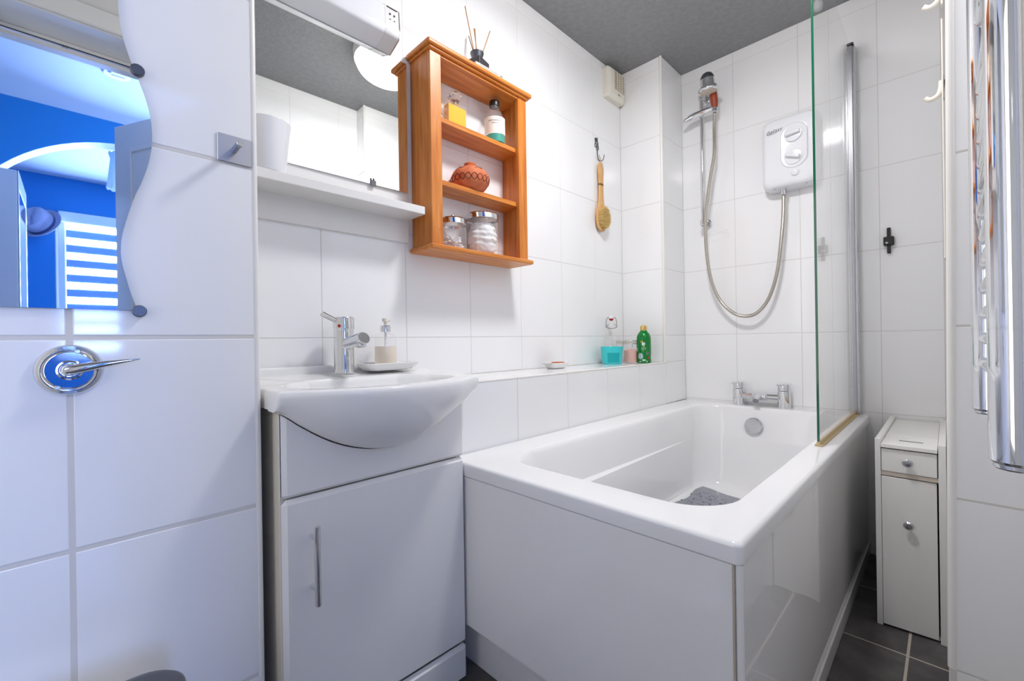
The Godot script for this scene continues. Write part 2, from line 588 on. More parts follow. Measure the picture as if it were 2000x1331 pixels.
	ol.light_color = c8(250, 250, 255)
	ol.light_energy = 0.14
	ol.light_size = 0.04
	ol.omni_range = 12.0
	ol.omni_attenuation = 2.0
	ol.shadow_enabled = true
	lamp.add_child(ol)
	var dl := AreaLight3D.new()   # the dome throws most of its light straight down
	dl.name = "lamp_down_light"
	dl.area_size = Vector2(0.2, 0.2)
	dl.position = Vector3(0, -0.1, 0)
	dl.rotation.x = -PI / 2
	dl.light_color = ol.light_color
	dl.light_energy = 1.14
	dl.area_range = 12.0
	dl.area_attenuation = 2.0
	dl.shadow_enabled = true
	lamp.add_child(dl)

func bead(at: Vector3, h: float, r: float) -> MB:
	return MB.new().tube([at, at + Vector3(0, h, 0)], r, 14)

# ---------------------------------------------------------------- the hall and the room beyond, seen in the wavy mirror
func hall() -> void:
	var wp: Material = M.white_paint
	var bp: Material = M.blue_paint
	struct("floor", slab(Vector3(-2.0, -0.12, 1.44), Vector3(2.4, 0.0, 4.7)), M.hall_floor, "floor of the hall and of the room beyond it", "floor")
	struct("ceiling", slab(Vector3(-2.0, CEIL, 1.45), Vector3(2.4, CEIL + 0.12, 4.7)), wp, "white hall ceiling reflected in the wavy mirror", "ceiling")
	# wall with the arch
	var st := MB.new()
	var x0 := 0.3 - 0.75
	var x1 := 0.3 + 0.75
	st.box(Vector3(-2.0, 0, 3.0), Vector3(x0, CEIL, 3.12), 0.0005)
	st.box(Vector3(x1, 0, 3.0), Vector3(2.4, CEIL, 3.12), 0.0005)
	var soffit := MB.new()
	var n := 40
	for i in n:
		var a0 := PI - PI * i / n
		var a1 := PI - PI * (i + 1) / n
		var p := Vector3(0.3 + 0.75 * cos(a0), 1.44 + 0.75 * sin(a0), 0)
		var q := Vector3(0.3 + 0.75 * cos(a1), 1.44 + 0.75 * sin(a1), 0)
		var zf := Vector3(0, 0, 3.0)
		var zb := Vector3(0, 0, 3.12)
		var pt := Vector3(p.x, CEIL, 0)
		var qt := Vector3(q.x, CEIL, 0)
		st.quad(q + zf, p + zf, pt + zf, qt + zf)
		st.quad(p + zb, q + zb, qt + zb, pt + zb)
		soffit.quad(p + zf, q + zf, q + zb, p + zb)
	var wa := struct("wall_arch", st, bp, "blue hall wall with a rounded archway, seen in the wavy mirror", "wall")
	part("arch_soffit", soffit, wp, wa)
	struct("wall_far", far_wall(), bp, "blue far wall around the window, seen in the wavy mirror", "wall")
	struct("wall_hall", MB.new().box(Vector3(-2.12, 0, 1.4), Vector3(-2.0, CEIL, 4.7), 0.0005).box(Vector3(2.4, 0, 1.4), Vector3(2.52, CEIL, 4.7), 0.0005), wp, "white side walls of the hall behind the viewer", "wall")
	struct("wall_outer", MB.new().box(Vector3(-2.0, 0, 1.44), Vector3(-0.89, CEIL, 1.55), 0.0005), bp, "blue hall wall beside the bathroom door", "wall")
	# window, blind and daylight
	var wn := thing("window_1", "white framed window behind the striped blind", "window", Vector3(0.42, 0, 4.5))
	wn.set_meta("kind", "structure")
	var fr := MB.new()
	for s in [[-0.52, -0.46], [0.46, 0.52], [-0.03, 0.03]]:
		fr.box(Vector3(s[0], 0.86, 0.04), Vector3(s[1], 2.02, 0.1), 0.004)
	fr.box(Vector3(-0.52, 0.8, 0.04), Vector3(0.52, 0.86, 0.1), 0.004)
	fr.box(Vector3(-0.52, 1.98, 0.04), Vector3(0.52, 2.03, 0.1), 0.004)
	part("window_frame", fr, M.gloss_paint, wn)
	part("pane", MB.new().box(Vector3(-0.46, 0.86, 0.066), Vector3(0.46, 1.98, 0.07), 0.0005), M.thin_glass, wn)
	var bl := thing("window_blind", "striped day and night blind, bright with daylight, in the wavy mirror", "blind", Vector3(0.42, 0, 4.49))
	part("cassette", MB.new().rbox(Vector3(-0.5, 1.94, -0.05), Vector3(0.5, 2.03, 0.0), 0.012), M.gloss_paint, bl)
	part("side_frame", MB.new().box(Vector3(-0.5, 0.86, -0.02), Vector3(-0.462, 1.94, 0.0), 0.002), M.gloss_paint, bl)
	part("side_frame", MB.new().box(Vector3(0.462, 0.86, -0.02), Vector3(0.5, 1.94, 0.0), 0.002), M.gloss_paint, bl)
	for i in 9:
		var y := 1.915 - 0.1235 * i
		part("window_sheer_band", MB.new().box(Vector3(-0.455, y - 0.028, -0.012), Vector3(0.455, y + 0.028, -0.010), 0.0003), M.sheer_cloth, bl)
		if y - 0.095 > 0.82:
			part("opaque_band", MB.new().box(Vector3(-0.455, y - 0.0955, -0.013), Vector3(0.455, y - 0.028, -0.009), 0.0005), M.blind_cloth, bl)
		var al := AreaLight3D.new()
		al.name = "window_area_light"
		al.area_size = Vector2(0.9, 0.055)
		al.position = Vector3(0, y, -0.02)
		al.light_color = c8(130, 170, 255)
		al.light_energy = 1.1
		al.area_range = 14.0
		al.area_attenuation = 2.0
		al.shadow_enabled = true
		bl.add_child(al, true)
	# unseen window beyond the open door, placed to light the hall and doorway
	var hw := thing("window_2", "unseen tall window beyond the open door, placed to light the hall", "window", Vector3(2.4, 0, 2.3), PI)
	hw.set_meta("kind", "structure")
	var hf := MB.new()
	for q in [[-0.56, -0.5], [0.5, 0.56]]:
		hf.box(Vector3(0.0, 0.7, q[0]), Vector3(0.03, 2.1, q[1]), 0.003)
	hf.box(Vector3(0.0, 0.7, -0.5), Vector3(0.03, 0.76, 0.5), 0.003)
	hf.box(Vector3(0.0, 2.04, -0.5), Vector3(0.03, 2.1, 0.5), 0.003)
	part("window_frame", hf, M.gloss_paint, hw)
	part("unseen_pane", MB.new().box(Vector3(0.002, 0.76, -0.5), Vector3(0.008, 2.04, 0.5), 0.0005), M.sheer_cloth, hw)
	var hl := AreaLight3D.new()
	hl.name = "unseen_hall_light"
	hl.area_size = Vector2(1.0, 1.28)
	hl.position = Vector3(0.03, 1.4, 0)
	hl.rotation.y = -PI / 2
	hl.light_color = c8(130, 170, 255)
	hl.light_energy = 7.5
	hl.area_range = 14.0
	hl.area_attenuation = 2.0
	hl.shadow_enabled = true
	hw.add_child(hl)
	# open door leaf
	var d := thing("door_leaf", "white bathroom door standing open into the hall, in the wavy mirror", "door", Vector3(0.455, 0, 1.57), 0)
	d.rotation.y = -PI / 2 - 0.47
	var dm := MB.new().box(Vector3(0, 0.01, -0.018), Vector3(0.64, 1.965, 0.018), 0.003)
	part("door_panel", dm, M.gloss_paint, d)
	var mo := MB.new()
	for py in [[0.15, 0.85], [0.98, 1.85]]:
		for s in [-1, 1]:
			mo.box(Vector3(0.1, py[0], s * 0.021 - 0.004), Vector3(0.125, py[1], s * 0.021 + 0.004), 0.002)
			mo.box(Vector3(0.515, py[0], s * 0.021 - 0.004), Vector3(0.54, py[1], s * 0.021 + 0.004), 0.002)
			mo.box(Vector3(0.125, py[1] - 0.025, s * 0.021 - 0.004), Vector3(0.515, py[1], s * 0.021 + 0.004), 0.002)
			mo.box(Vector3(0.125, py[0], s * 0.021 - 0.004), Vector3(0.515, py[0] + 0.025, s * 0.021 + 0.004), 0.002)
	part("moulding", mo, M.gloss_paint, d)
	# smoke alarm
	var sa := thing("smoke_alarm", "round white smoke alarm on the hall ceiling, in the wavy mirror", "smoke alarm", Vector3(0.172, CEIL, 2.28))
	part("alarm_body", MB.new().lathe([Vector2(0, -0.034), Vector2(0.052, -0.033), Vector2(0.062, -0.024), Vector2(0.064, -0.008), Vector2(0.064, 0.0)], 40), M.shade_glass, sa)
	part("alarm_vent", MB.new().box(Vector3(-0.022, -0.0365, 0.005), Vector3(0.03, -0.0335, 0.013), 0.001), M.gloss_paint, sa)
	part("alarm_button", MB.new().lathe([Vector2(0, -0.037), Vector2(0.007, -0.0365), Vector2(0.008, -0.032)], 16, Vector3(-0.03, 0, -0.02)), M.blind_cloth, sa)
	# pendant shade
	var pe := thing("pendant_light", "small frilled glass pendant shade hanging beyond the arch, in the wavy mirror", "pendant lamp", Vector3(0.222, CEIL, 3.3))
	part("cord", MB.new().cyl(Vector3(0, -0.12, 0), Vector3.ZERO, 0.003, 8), M.gloss_paint, pe)
	var rings := []
	for i in 14:
		var t := i / 13.0
		var rr: float = lerpf(0.056, 0.034, minf(t * 1.15, 1.0)) if t < 0.86 else lerpf(0.034, 0.045, (t - 0.86) / 0.14)
		var ring := PackedVector3Array()
		for k in 36:
			var a := TAU * k / 36
			var fr2 := 1.0 + 0.05 * sin(a * 9) * (1.0 if t > 0.85 or t < 0.1 else 0.15)
			ring.append(Vector3(rr * fr2 * cos(a), -0.345 + 0.245 * t + (0.006 * sin(a * 9) if t < 0.05 or t > 0.95 else 0.0), rr * fr2 * sin(a)))
		rings.append(ring)
	part("lamp_shade", MB.new().loft(rings, false, false), M.shade_glass, pe)
	# tall unit with a mirrored side
	var wd := thing("wardrobe", "tall pale unit with a mirrored side beyond the arch, in the wavy mirror", "wardrobe", Vector3(-0.544, 0, 2.53))
	part("carcass", MB.new().box(Vector3(-0.3, 0, -0.23), Vector3(0.3715, 1.72, 0.23), 0.004), M.shade_glass, wd)
	part("side_frame", MB.new().box(Vector3(0.372, 0, -0.23), Vector3(0.375, 1.72, -0.205), 0.001), M.gloss_paint, wd)
	part("side_frame", MB.new().box(Vector3(0.372, 0, 0.2), Vector3(0.375, 1.72, 0.23), 0.001), M.gloss_paint, wd)
	part("side_frame", MB.new().box(Vector3(0.372, 1.64, -0.204), Vector3(0.375, 1.72, 0.199), 0.001), M.gloss_paint, wd)
	part("side_mirror", MB.new().box(Vector3(0.372, 0.02, -0.204), Vector3(0.374, 1.64, 0.199), 0.0004), M.mirror, wd)
	# hat on the far wall
	var ht := thing("felt_hat", "grey felt hat hung beside the window, in the wavy mirror", "hat", Vector3(-0.168, 1.90, 4.46))
	ht.rotation = Vector3(-PI / 2 + 0.5, 0.3, 0.3)
	part("brim", MB.new().lathe([Vector2(0.07, 0.0), Vector2(0.115, 0.002), Vector2(0.136, 0.014), Vector2(0.14, 0.018), Vector2(0.135, 0.019), Vector2(0.112, 0.007), Vector2(0.07, 0.006)], 40), M.hat_felt, ht)
	var cr := []
	for q in [[0.0, 1.0], [0.03, 1.0], [0.06, 0.98], [0.085, 0.9], [0.1, 0.75], [0.106, 0.5], [0.098, 0.2]]:
		var ring := PackedVector3Array()
		for k in 36:
			var a := TAU * k / 36
			var dent := 0.02 * exp(-pow(cos(a) / 0.35, 2.0)) * (1.0 if q[1] < 0.8 else 0.0)
			ring.append(Vector3(0.092 * q[1] * cos(a), q[0] * 1.15 - dent, 0.108 * q[1] * sin(a)))
		cr.append(ring)
	part("crown", MB.new().loft(cr, false, true), M.hat_felt, ht)
	part("hat_band", MB.new().loft([MB.ellipse(0, 0, 0.0935, 0.1095, 0.004, 36), MB.ellipse(0, 0, 0.093, 0.109, 0.03, 36)], false, false), M.hat_band, ht)

func far_wall() -> MB:
	var st := MB.new()
	st.box(Vector3(-2.0, 0, 4.5), Vector3(-0.1, CEIL, 4.65), 0.0005)
	st.box(Vector3(0.94, 0, 4.5), Vector3(2.4, CEIL, 4.65), 0.0005)
	st.box(Vector3(-0.1, 2.03, 4.5), Vector3(0.94, CEIL, 4.65), 0.0005)
	st.box(Vector3(-0.1, 0, 4.5), Vector3(0.94, 0.8, 4.65), 0.0005)
	return st

# ---------------------------------------------------------------- basin, vanity, tap, soap
func table(x: float, t: Array) -> float:
	for i in t.size() - 1:
		if x <= t[i + 1][0]:
			var f := clampf((x - t[i][0]) / (t[i + 1][0] - t[i][0]), 0, 1)
			return cubic_interpolate(t[i][1], t[i + 1][1], t[maxi(i - 1, 0)][1], t[mini(i + 2, t.size() - 1)][1], f)
	return t[-1][1]

func basin_and_vanity() -> void:
	var va := thing("vanity_unit", "white basin cupboard with one door and a chrome bar handle", "cabinet", Vector3(0.5140, 0, 0.0))
	part("carcass", MB.new().box(Vector3(-0.228, 0.0, 0.003), Vector3(-0.212, 0.767, 0.289), 0.001).box(Vector3(0.212, 0.0, 0.003), Vector3(0.228, 0.767, 0.289), 0.001).box(Vector3(-0.212, 0.08, 0.003), Vector3(0.212, 0.098, 0.285), 0.001).box(Vector3(-0.212, 0.59, 0.26), Vector3(0.212, 0.604, 0.288), 0.001), M.vanity_side, va)
	var arc := [[0.24, 0.777], [0.28, 0.771], [0.32, 0.741], [0.36, 0.713], [0.4, 0.691], [0.44, 0.676], [0.48, 0.667], [0.52, 0.665], [0.56, 0.671], [0.6, 0.686], [0.64, 0.705], [0.68, 0.726], [0.72, 0.749], [0.76, 0.771], [0.8, 0.777]]
	var ff := MB.new()
	for i in 48:
		var xa := lerpf(-0.2285, 0.2285, i / 48.0)
		var xb := lerpf(-0.2285, 0.2285, (i + 1) / 48.0)
		var ya := minf(table(xa + 0.514, arc), 0.768) - 0.0022
		var yb := minf(table(xb + 0.514, arc), 0.768) - 0.0022
		var za := 0.31 - 0.006 * maxf(0.0, 1.0 - (0.2285 - absf(xa)) / 0.0095)
		var zb := 0.31 - 0.006 * maxf(0.0, 1.0 - (0.2285 - absf(xb)) / 0.0095)
		ff.quad(Vector3(xa, 0.606, za), Vector3(xb, 0.606, zb), Vector3(xb, yb, zb), Vector3(xa, ya, za))
		ff.quad(Vector3(xa, 0.6, za - 0.006), Vector3(xb, 0.6, zb - 0.006), Vector3(xb, 0.606, zb), Vector3(xa, 0.606, za))
		ff.quad(Vector3(xa, 0.6, 0.291), Vector3(xb, 0.6, 0.291), Vector3(xb, 0.6, zb - 0.006), Vector3(xa, 0.6, za - 0.006))
		ff.quad(Vector3(xb, 0.6, 0.291), Vector3(xa, 0.6, 0.291), Vector3(xa, ya, 0.291), Vector3(xb, yb, 0.291))
		ff.quad(Vector3(xa, ya, za), Vector3(xb, yb, zb), Vector3(xb, yb, 0.291), Vector3(xa, ya, 0.291))
	for q in [-0.2285, 0.2285]:
		var a := Vector3(q, 0.6, 0.298)
		var b := Vector3(q, 0.6, 0.291)
		var t := Vector3(0, 0.165, 0)
		if q < 0:
			ff.quad(b, a, a + t, b + t)
		else:
			ff.quad(a, b, b + t, a + t)
	part("false_front", ff, M.vanity_white, va, 20.0)
	var dr := part("door", MB.new().box(Vector3(-0.2285, 0.098, 0.29), Vector3(0.2285, 0.595, 0.31), 0.009), M.vanity_white, va)
	var h := MB.new().cyl(Vector3(-0.175, 0.383, 0.342), Vector3(-0.175, 0.541, 0.342), 0.0062, 20, 0.001)
	h.cyl(Vector3(-0.175, 0.514, 0.308), Vector3(-0.175, 0.514, 0.342), 0.0045, 14)
	h.cyl(Vector3(-0.175, 0.412, 0.308), Vector3(-0.175, 0.412, 0.342), 0.0045, 14)
	part("handle", h, M.chrome, dr)
	part("plinth", MB.new().box(Vector3(-0.2285, 0.0, 0.29), Vector3(0.2285, 0.093, 0.31), 0.009), M.vanity_white, va)
	# basin
	var cx := 0.52
	var hw := 0.25
	var ba := thing("basin", "white ceramic bow-fronted basin set on the cupboard", "basin")
	var poly := []
	var zf := func(x: float) -> float:
		var s := absf(x - cx) / hw
		return 0.347 + 0.086 * pow(maxf(0.0, 1.0 - pow(s / 0.97, 2.4)), 1.25)
	for i in 20:
		poly.append(Vector3(cx + hw, 0, lerpf(0.004, 0.335, i / 20.0)))
	for i in 6:
		var a := PI / 2 * i / 6
		poly.append(Vector3(cx + hw - 0.012 + 0.012 * cos(a), 0, 0.335 + 0.012 * sin(a)))
	for i in 71:
		var x := lerpf(cx + hw - 0.012, cx - hw + 0.012, i / 70.0)
		poly.append(Vector3(x, 0, zf.call(x)))
	for i in 6:
		var a := PI / 2 * (i + 1) / 6
		poly.append(Vector3(cx - hw + 0.012 - 0.012 * sin(a), 0, 0.335 + 0.012 * cos(a)))
	for i in 20:
		poly.append(Vector3(cx - hw, 0, lerpf(0.335, 0.004, (i + 1) / 20.0)))
	var rings := []
	var ytop := 0.8165
	var n := poly.size()
	var bo := []
	for i in n:
		var p: Vector3 = poly[i]
		var front := i >= 20 and i < 103
		if front:
			bo.append(Vector3(p.x, table(p.x, arc), 0.3108))
		else:
			bo.append(Vector3(p.x, 0.777, minf(p.z, 0.3108)))
	for t in [0.0, 0.03, 0.08, 0.15, 0.24, 0.35, 0.48, 0.62, 0.78, 0.92, 1.0]:
		var ring := PackedVector3Array()
		for i in n:
			var p: Vector3 = poly[i]
			var b: Vector3 = bo[i]
			var s := sqrt(1.0 - pow(1.0 - t, 2.0))
			ring.append(Vector3(lerpf(b.x, p.x, s), lerpf(b.y, ytop - 0.012, t), lerpf(b.z, p.z, s)))
		rings.append(ring)
	var inner := PackedVector3Array()
	var roof := PackedVector3Array()
	for b in bo:
		inner.append(Vector3(b.x, b.y, minf(b.z, 0.282)))
		roof.append(Vector3(lerpf(b.x, cx, 0.02), maxf(b.y, 0.777), minf(b.z, 0.28)))
	rings.push_front(inner)
	rings.push_front(roof)
	var c := Vector3(cx, 0, 0.252)
	var inset := func(d: float, y: float) -> PackedVector3Array:
		var ring := PackedVector3Array()
		for i in n:
			var p: Vector3 = poly[i]
			var q := Vector3(clampf(p.x, cx - hw + d, cx + hw - d), y, p.z)
			if i >= 20 and i < 103:
				q.z = p.z - d
			elif p.z > 0.335 - d:
				q.z = minf(p.z, 0.347 - d)
			ring.append(q)
		return ring
	rings.append(inset.call(0.0015, ytop - 0.005))
	rings.append(inset.call(0.005, ytop - 0.0012))
	rings.append(inset.call(0.010, ytop))
	for q in [[1.04, ytop - 0.0005], [1.0, ytop - 0.003], [0.975, ytop - 0.012], [0.94, 0.778], [0.88, 0.745], [0.76, 0.71], [0.58, 0.687], [0.35, 0.677], [0.1, 0.674]]:
		var ring := PackedVector3Array()
		for i in n:
			var p: Vector3 = poly[i]
			var a := atan2((p.z - c.z) / 0.15, (p.x - c.x) / 0.21)
			ring.append(Vector3(cx + 0.205 * q[0] * cos(a), q[1], c.z + 0.138 * q[0] * sin(a)))
		rings.append(ring)
	for k in range(13, rings.size()):
		for i in rings[k].size():
			var p: Vector3 = rings[k][i]
			if p.y > ytop - 0.02:
				p.y += 0.0095 * (1.0 - smoothstep(0.07, 0.16, p.z)) * (p.y - ytop + 0.02) / 0.02
			rings[k][i] = p
	part("bowl", MB.new().loft(rings, true, true), M.ceramic, ba, 50.0)
	part("upstand", MB.new().rbox(Vector3(cx - hw + 0.002, 0.79, 0.002), Vector3(cx + hw - 0.002, 0.846, 0.02), 0.007), M.ceramic, ba)
	var oh := MB.new()
	oh.T = Transform3D(Basis.from_euler(Vector3(PI / 2 - 0.32, 0, 0)), Vector3(cx + 0.001, 0.796, 0.1215))
	oh.lathe([Vector2(0.0, 0.0035), Vector2(0.008, 0.0035), Vector2(0.009, 0.005), Vector2(0.0115, 0.0045), Vector2(0.0125, 0.0)], 24)
	var om := MB.new()
	om.T = oh.T
	om.lathe([Vector2(0.0125, 0.0), Vector2(0.0125, 0.003), Vector2(0.011, 0.0042), Vector2(0.0, 0.0045)], 24)
	part("overflow_ring", om, M.brown_hole, ba)
	part("waste", MB.new().lathe([Vector2(0.02, 0.674), Vector2(0.02, 0.677), Vector2(0.0, 0.678)], 24, Vector3(cx, 0, c.z)), M.chrome, ba)
	# mixer tap
	var tp := thing("basin_tap", "chrome single lever mixer tap on the basin", "tap", Vector3(0.521, 0.8275, 0.07))
	part("tap_body", MB.new().lathe([Vector2(0, 0), Vector2(0.0285, 0), Vector2(0.0285, 0.006), Vector2(0.0265, 0.009), Vector2(0.0262, 0.116), Vector2(0, 0.116)], 48), M.chrome, tp)
	part("tap_cap", MB.new().lathe([Vector2(0, 0.117), Vector2(0.0275, 0.117), Vector2(0.0278, 0.119), Vector2(0.0278, 0.1465), Vector2(0.026, 0.149), Vector2(0, 0.1495)], 48), M.chrome, tp)
	part("lever", MB.new().tube([Vector3(-0.018, 0.137, 0.004), Vector3(-0.035, 0.1445, 0.006), Vector3(-0.062, 0.157, 0.008), Vector3(-0.0635, 0.158, 0.008)], [0.0062, 0.0066, 0.0074, 0.005], 16), M.chrome, tp)
	var sr := []
	for q in [[0.0, 0.017, 0.0], [0.04, 0.0166, 0.0], [0.085, 0.0164, 0.25], [0.1015, 0.0164, 0.5], [0.104, 0.0150, 0.5]]:
		var ring := PackedVector3Array()
		for i in 36:
			var a := TAU * i / 36
			var lx: float = q[1] * sin(a)
			var ly: float = q[1] * cos(a)
			ring.append(Vector3(lx, 0.076 + 0.155 * (q[0] - q[2] * ly) + ly, 0.012 + q[0] - q[2] * ly))
		sr.append(ring)
	part("spout", MB.new().loft(sr), M.chrome, tp)
	part("aerator", MB.new().cyl(Vector3(0, 0.0685, 0.102), Vector3(0, 0.084, 0.098), 0.0115, 24, 0.001), M.worn_chrome, tp)
	part("hot_mark", MB.new().cyl(Vector3(-0.0205, 0.125, 0.0182), Vector3(-0.0212, 0.125, 0.0188), 0.0042, 16), M.red, tp, 38.0, "red hot-water dot")
	# dish and soap bottle
	var di := thing("soap_tray", "white ceramic tray under the soap pump on the basin", "tray", Vector3(0.648, 0.8265, 0.076), 0.0)
	var dr2 := []
	for q in [[0.060, 0.028, 0.0], [0.068, 0.036, 0.002], [0.078, 0.045, 0.012], [0.083, 0.05, 0.020], [0.082, 0.049, 0.022], [0.078, 0.045, 0.0205], [0.07, 0.038, 0.008], [0.06, 0.03, 0.006]]:
		dr2.append(MB.rrect(-q[0], q[0], -q[1], q[1], 0.022, q[2], 8))
	part("tray_shell", MB.new().loft(dr2), M.dish_white, di, 50.0)
	var so := thing("soap_dispenser", "clear pump bottle half full of cream liquid soap", "bottle", Vector3(0.642, 0.8333, 0.076))
	part("glass_body", MB.new().lathe([Vector2(0, 0), Vector2(0.029, 0), Vector2(0.0315, 0.003), Vector2(0.0315, 0.083), Vector2(0.029, 0.092), Vector2(0.022, 0.099), Vector2(0.014, 0.1015), Vector2(0.0125, 0.103), Vector2(0.0125, 0.106)], 40), M.thin_glass, so)
	part("liquid", MB.new().lathe([Vector2(0, 0.002), Vector2(0.029, 0.002), Vector2(0.0305, 0.004), Vector2(0.0305, 0.062), Vector2(0, 0.062)], 40), M.soap_liquid, so)
	part("pump_collar", MB.new().lathe([Vector2(0, 0.104), Vector2(0.0148, 0.104), Vector2(0.0148, 0.121), Vector2(0.0135, 0.1225), Vector2(0, 0.1225)], 32), M.chrome, so)
	part("pump_head", MB.new().lathe([Vector2(0.0045, 0.122), Vector2(0.0045, 0.132), Vector2(0.009, 0.134), Vector2(0.009, 0.143), Vector2(0.007, 0.1445), Vector2(0, 0.145)], 24).tube([Vector3(0.004, 0.139, 0), Vector3(0.02, 0.14, -0.016), Vector3(0.024, 0.137, -0.02)], 0.0032, 10), M.plastic_cream, so)
	part("dip_tube", MB.new().cyl(Vector3(0, 0.005, 0), Vector3(0, 0.104, 0), 0.0035, 10), M.plastic_white, so)

# ---------------------------------------------------------------- bath, panels, screen, taps, mat
func bath() -> void:
	var yr := 0.5775
	var ba := thing("bathtub", "white bath with a moulded arm ledge under the shower", "bathtub")
	var R := func(x0: float, x1: float, z0: float, z1: float, r: float, y: float) -> PackedVector3Array:
		return MB.rrect(x0, x1, z0, z1, r, y, 12)
	var rings := [R.call(0.745, 2.323, 0.236, 1.0, 0.012, yr - 0.037), R.call(0.743, 2.3245, 0.2345, 1.002, 0.012, yr - 0.034), R.call(0.743, 2.3245, 0.2345, 1.002, 0.012, yr - 0.009), R.call(0.7455, 2.324, 0.236, 0.9995, 0.012, yr - 0.003), R.call(0.752, 2.323, 0.238, 0.993, 0.012, yr), R.call(0.84, 2.25, 0.338, 0.937, 0.115, yr), R.call(0.848, 2.245, 0.345, 0.932, 0.115, yr - 0.003), R.call(0.857, 2.239, 0.352, 0.926, 0.115, yr - 0.014), R.call(0.866, 2.233, 0.357, 0.921, 0.115, yr - 0.04), R.call(0.90, 2.218, 0.365, 0.913, 0.115, yr - 0.1), R.call(0.926, 2.206, 0.367, 0.911, 0.115, 0.44), R.call(0.930, 2.204, 0.3675, 0.9105, 0.115, 0.43), R.call(0.97, 2.19, 0.369, 0.908, 0.115, 0.36), R.call(1.04, 2.168, 0.372, 0.902, 0.115, 0.265), R.call(1.09, 2.155, 0.376, 0.897, 0.112, 0.23), R.call(1.13, 2.142, 0.385, 0.888, 0.108, 0.21), R.call(1.19, 2.115, 0.405, 0.868, 0.1, 0.199), R.call(1.32, 2.0, 0.5, 0.78, 0.08, 0.196)]
	var bounds := []
	var levels := []
	for ring in rings:
		var lo := Vector2(9, 9)
		var hi := Vector2(-9, -9)
		for p in ring:
			lo = Vector2(minf(lo.x, p.x), minf(lo.y, p.z))
			hi = Vector2(maxf(hi.x, p.x), maxf(hi.y, p.z))
		bounds.append(Rect2(lo, hi - lo))
		levels.append(ring[0].y)
	for k in range(11, 15):
		for i in rings[k].size():
			var p: Vector3 = rings[k][i]
			var amt: float = 0.019 * (1.0 - smoothstep(1.45, 2.02, p.x)) * [1.0, 0.95, 0.7, 0.4][k - 11]
			if p.z < 0.45:
				p.z += amt
			elif p.z > 0.83:
				p.z -= amt
			rings[k][i] = p
	part("tub_shell", MB.new().loft(rings, false, true), M.acrylic, ba, 50.0)
	var ov := MB.new()
	ov.T = Transform3D(Basis.from_euler(Vector3(0, 0, PI / 2 - 0.12)), Vector3(2.214, 0.495, 0.597))
	ov.lathe([Vector2(0, -0.004), Vector2(0.036, -0.004), Vector2(0.0375, 0.0), Vector2(0.0375, 0.011), Vector2(0.033, 0.016), Vector2(0.0, 0.017)], 40)
	part("overflow_cover", ov, M.worn_chrome, ba)
	# panels
	part("end_panel", MB.new().box(Vector3(0.7452, 0.137, 0.24), Vector3(0.763, yr - 0.038, 0.9865), 0.001), M.panel_gloss, ba)
	part("end_plinth", MB.new().box(Vector3(0.787, 0.0, 0.24), Vector3(0.8, 0.2, 0.976), 0.001), M.panel_gloss, ba)
	part("front_panel", MB.new().box(Vector3(0.763, 0.0, 0.977), Vector3(2.322, yr - 0.0375, 0.994), 0.001), M.panel_gloss, ba)
	part("panel_corner", MB.new().tube([Vector3(0.756, 0.0, 0.9925), Vector3(0.756, yr - 0.0375, 0.9925)], 0.0076, 14), M.panel_gloss, ba)
	part("corner_sealant", MB.new().box(Vector3(0.7446, 0.137, 0.9855), Vector3(0.7482, yr - 0.0375, 0.989), 0.0005), M.sealant_grey, ba, 38.0, "yellowed sealant bead")
	var pts := []
	var rad := []
	for i in 60:
		var t := i / 59.0
		pts.append(Vector3(lerpf(0.77, 2.315, t), yr - 0.037 + 0.0012 * sin(t * 43.0), 0.9945))
		rad.append(0.0022 + 0.0022 * exp(-pow((t - 0.42) / 0.12, 2.0)) + 0.0006 * sin(t * 91.0))
	part("rim_sealant", MB.new().tube(pts, rad, 8), M.sealant, ba, 38.0, "uneven brown sealant under the rim")
	part("skirting_strip", MB.new().box(Vector3(0.77, 0.0, 0.994), Vector3(2.322, 0.052, 1.0), 0.001), M.panel_gloss, ba)
	# bath filler
	var tp := thing("bath_filler", "chrome twin tap bath filler on the bath rim", "tap", Vector3(2.283, yr, 0.0))
	for z in [0.512, 0.704]:
		part("pillar", MB.new().lathe([Vector2(0, 0), Vector2(0.0255, 0), Vector2(0.0265, 0.003), Vector2(0.0262, 0.075), Vector2(0.0245, 0.08), Vector2(0.0, 0.081)], 40, Vector3(0, 0, z)), M.chrome, tp)
		part("tap_head", MB.new().lathe([Vector2(0, 0.082), Vector2(0.0245, 0.082), Vector2(0.025, 0.084), Vector2(0.025, 0.107), Vector2(0.023, 0.111), Vector2(0, 0.1115)], 40, Vector3(0, 0, z)), M.chrome, tp)
		part("tap_lever", MB.new().rbox(Vector3(-0.04, 0.105, z - 0.022), Vector3(-0.012, 0.111, z + 0.004), 0.0025), M.chrome, tp)
	part("bridge", MB.new().cyl(Vector3(0, 0.047, 0.52), Vector3(0, 0.047, 0.7), 0.0165, 28), M.chrome, tp)
	part("spout", MB.new().loft([MB.rrect(-0.008, 0.008, 0.58, 0.634, 0.006, 0.03, 4), MB.rrect(-0.03, 0.008, 0.575, 0.638, 0.008, 0.046, 4), MB.rrect(-0.028, 0.008, 0.575, 0.638, 0.008, 0.06, 4), MB.rrect(-0.01, 0.006, 0.58, 0.634, 0.006, 0.065, 4)]).tube([Vector3(-0.01, 0.05, 0.607), Vector3(-0.05, 0.048, 0.607), Vector3(-0.075, 0.034, 0.607)], [0.0155, 0.0145, 0.0125], 20), M.chrome, tp)
	# anti-slip mat with ovals and holes
	var mt := thing("bath_mat", "grey rubber anti-slip mat lying in the bath", "bath mat")
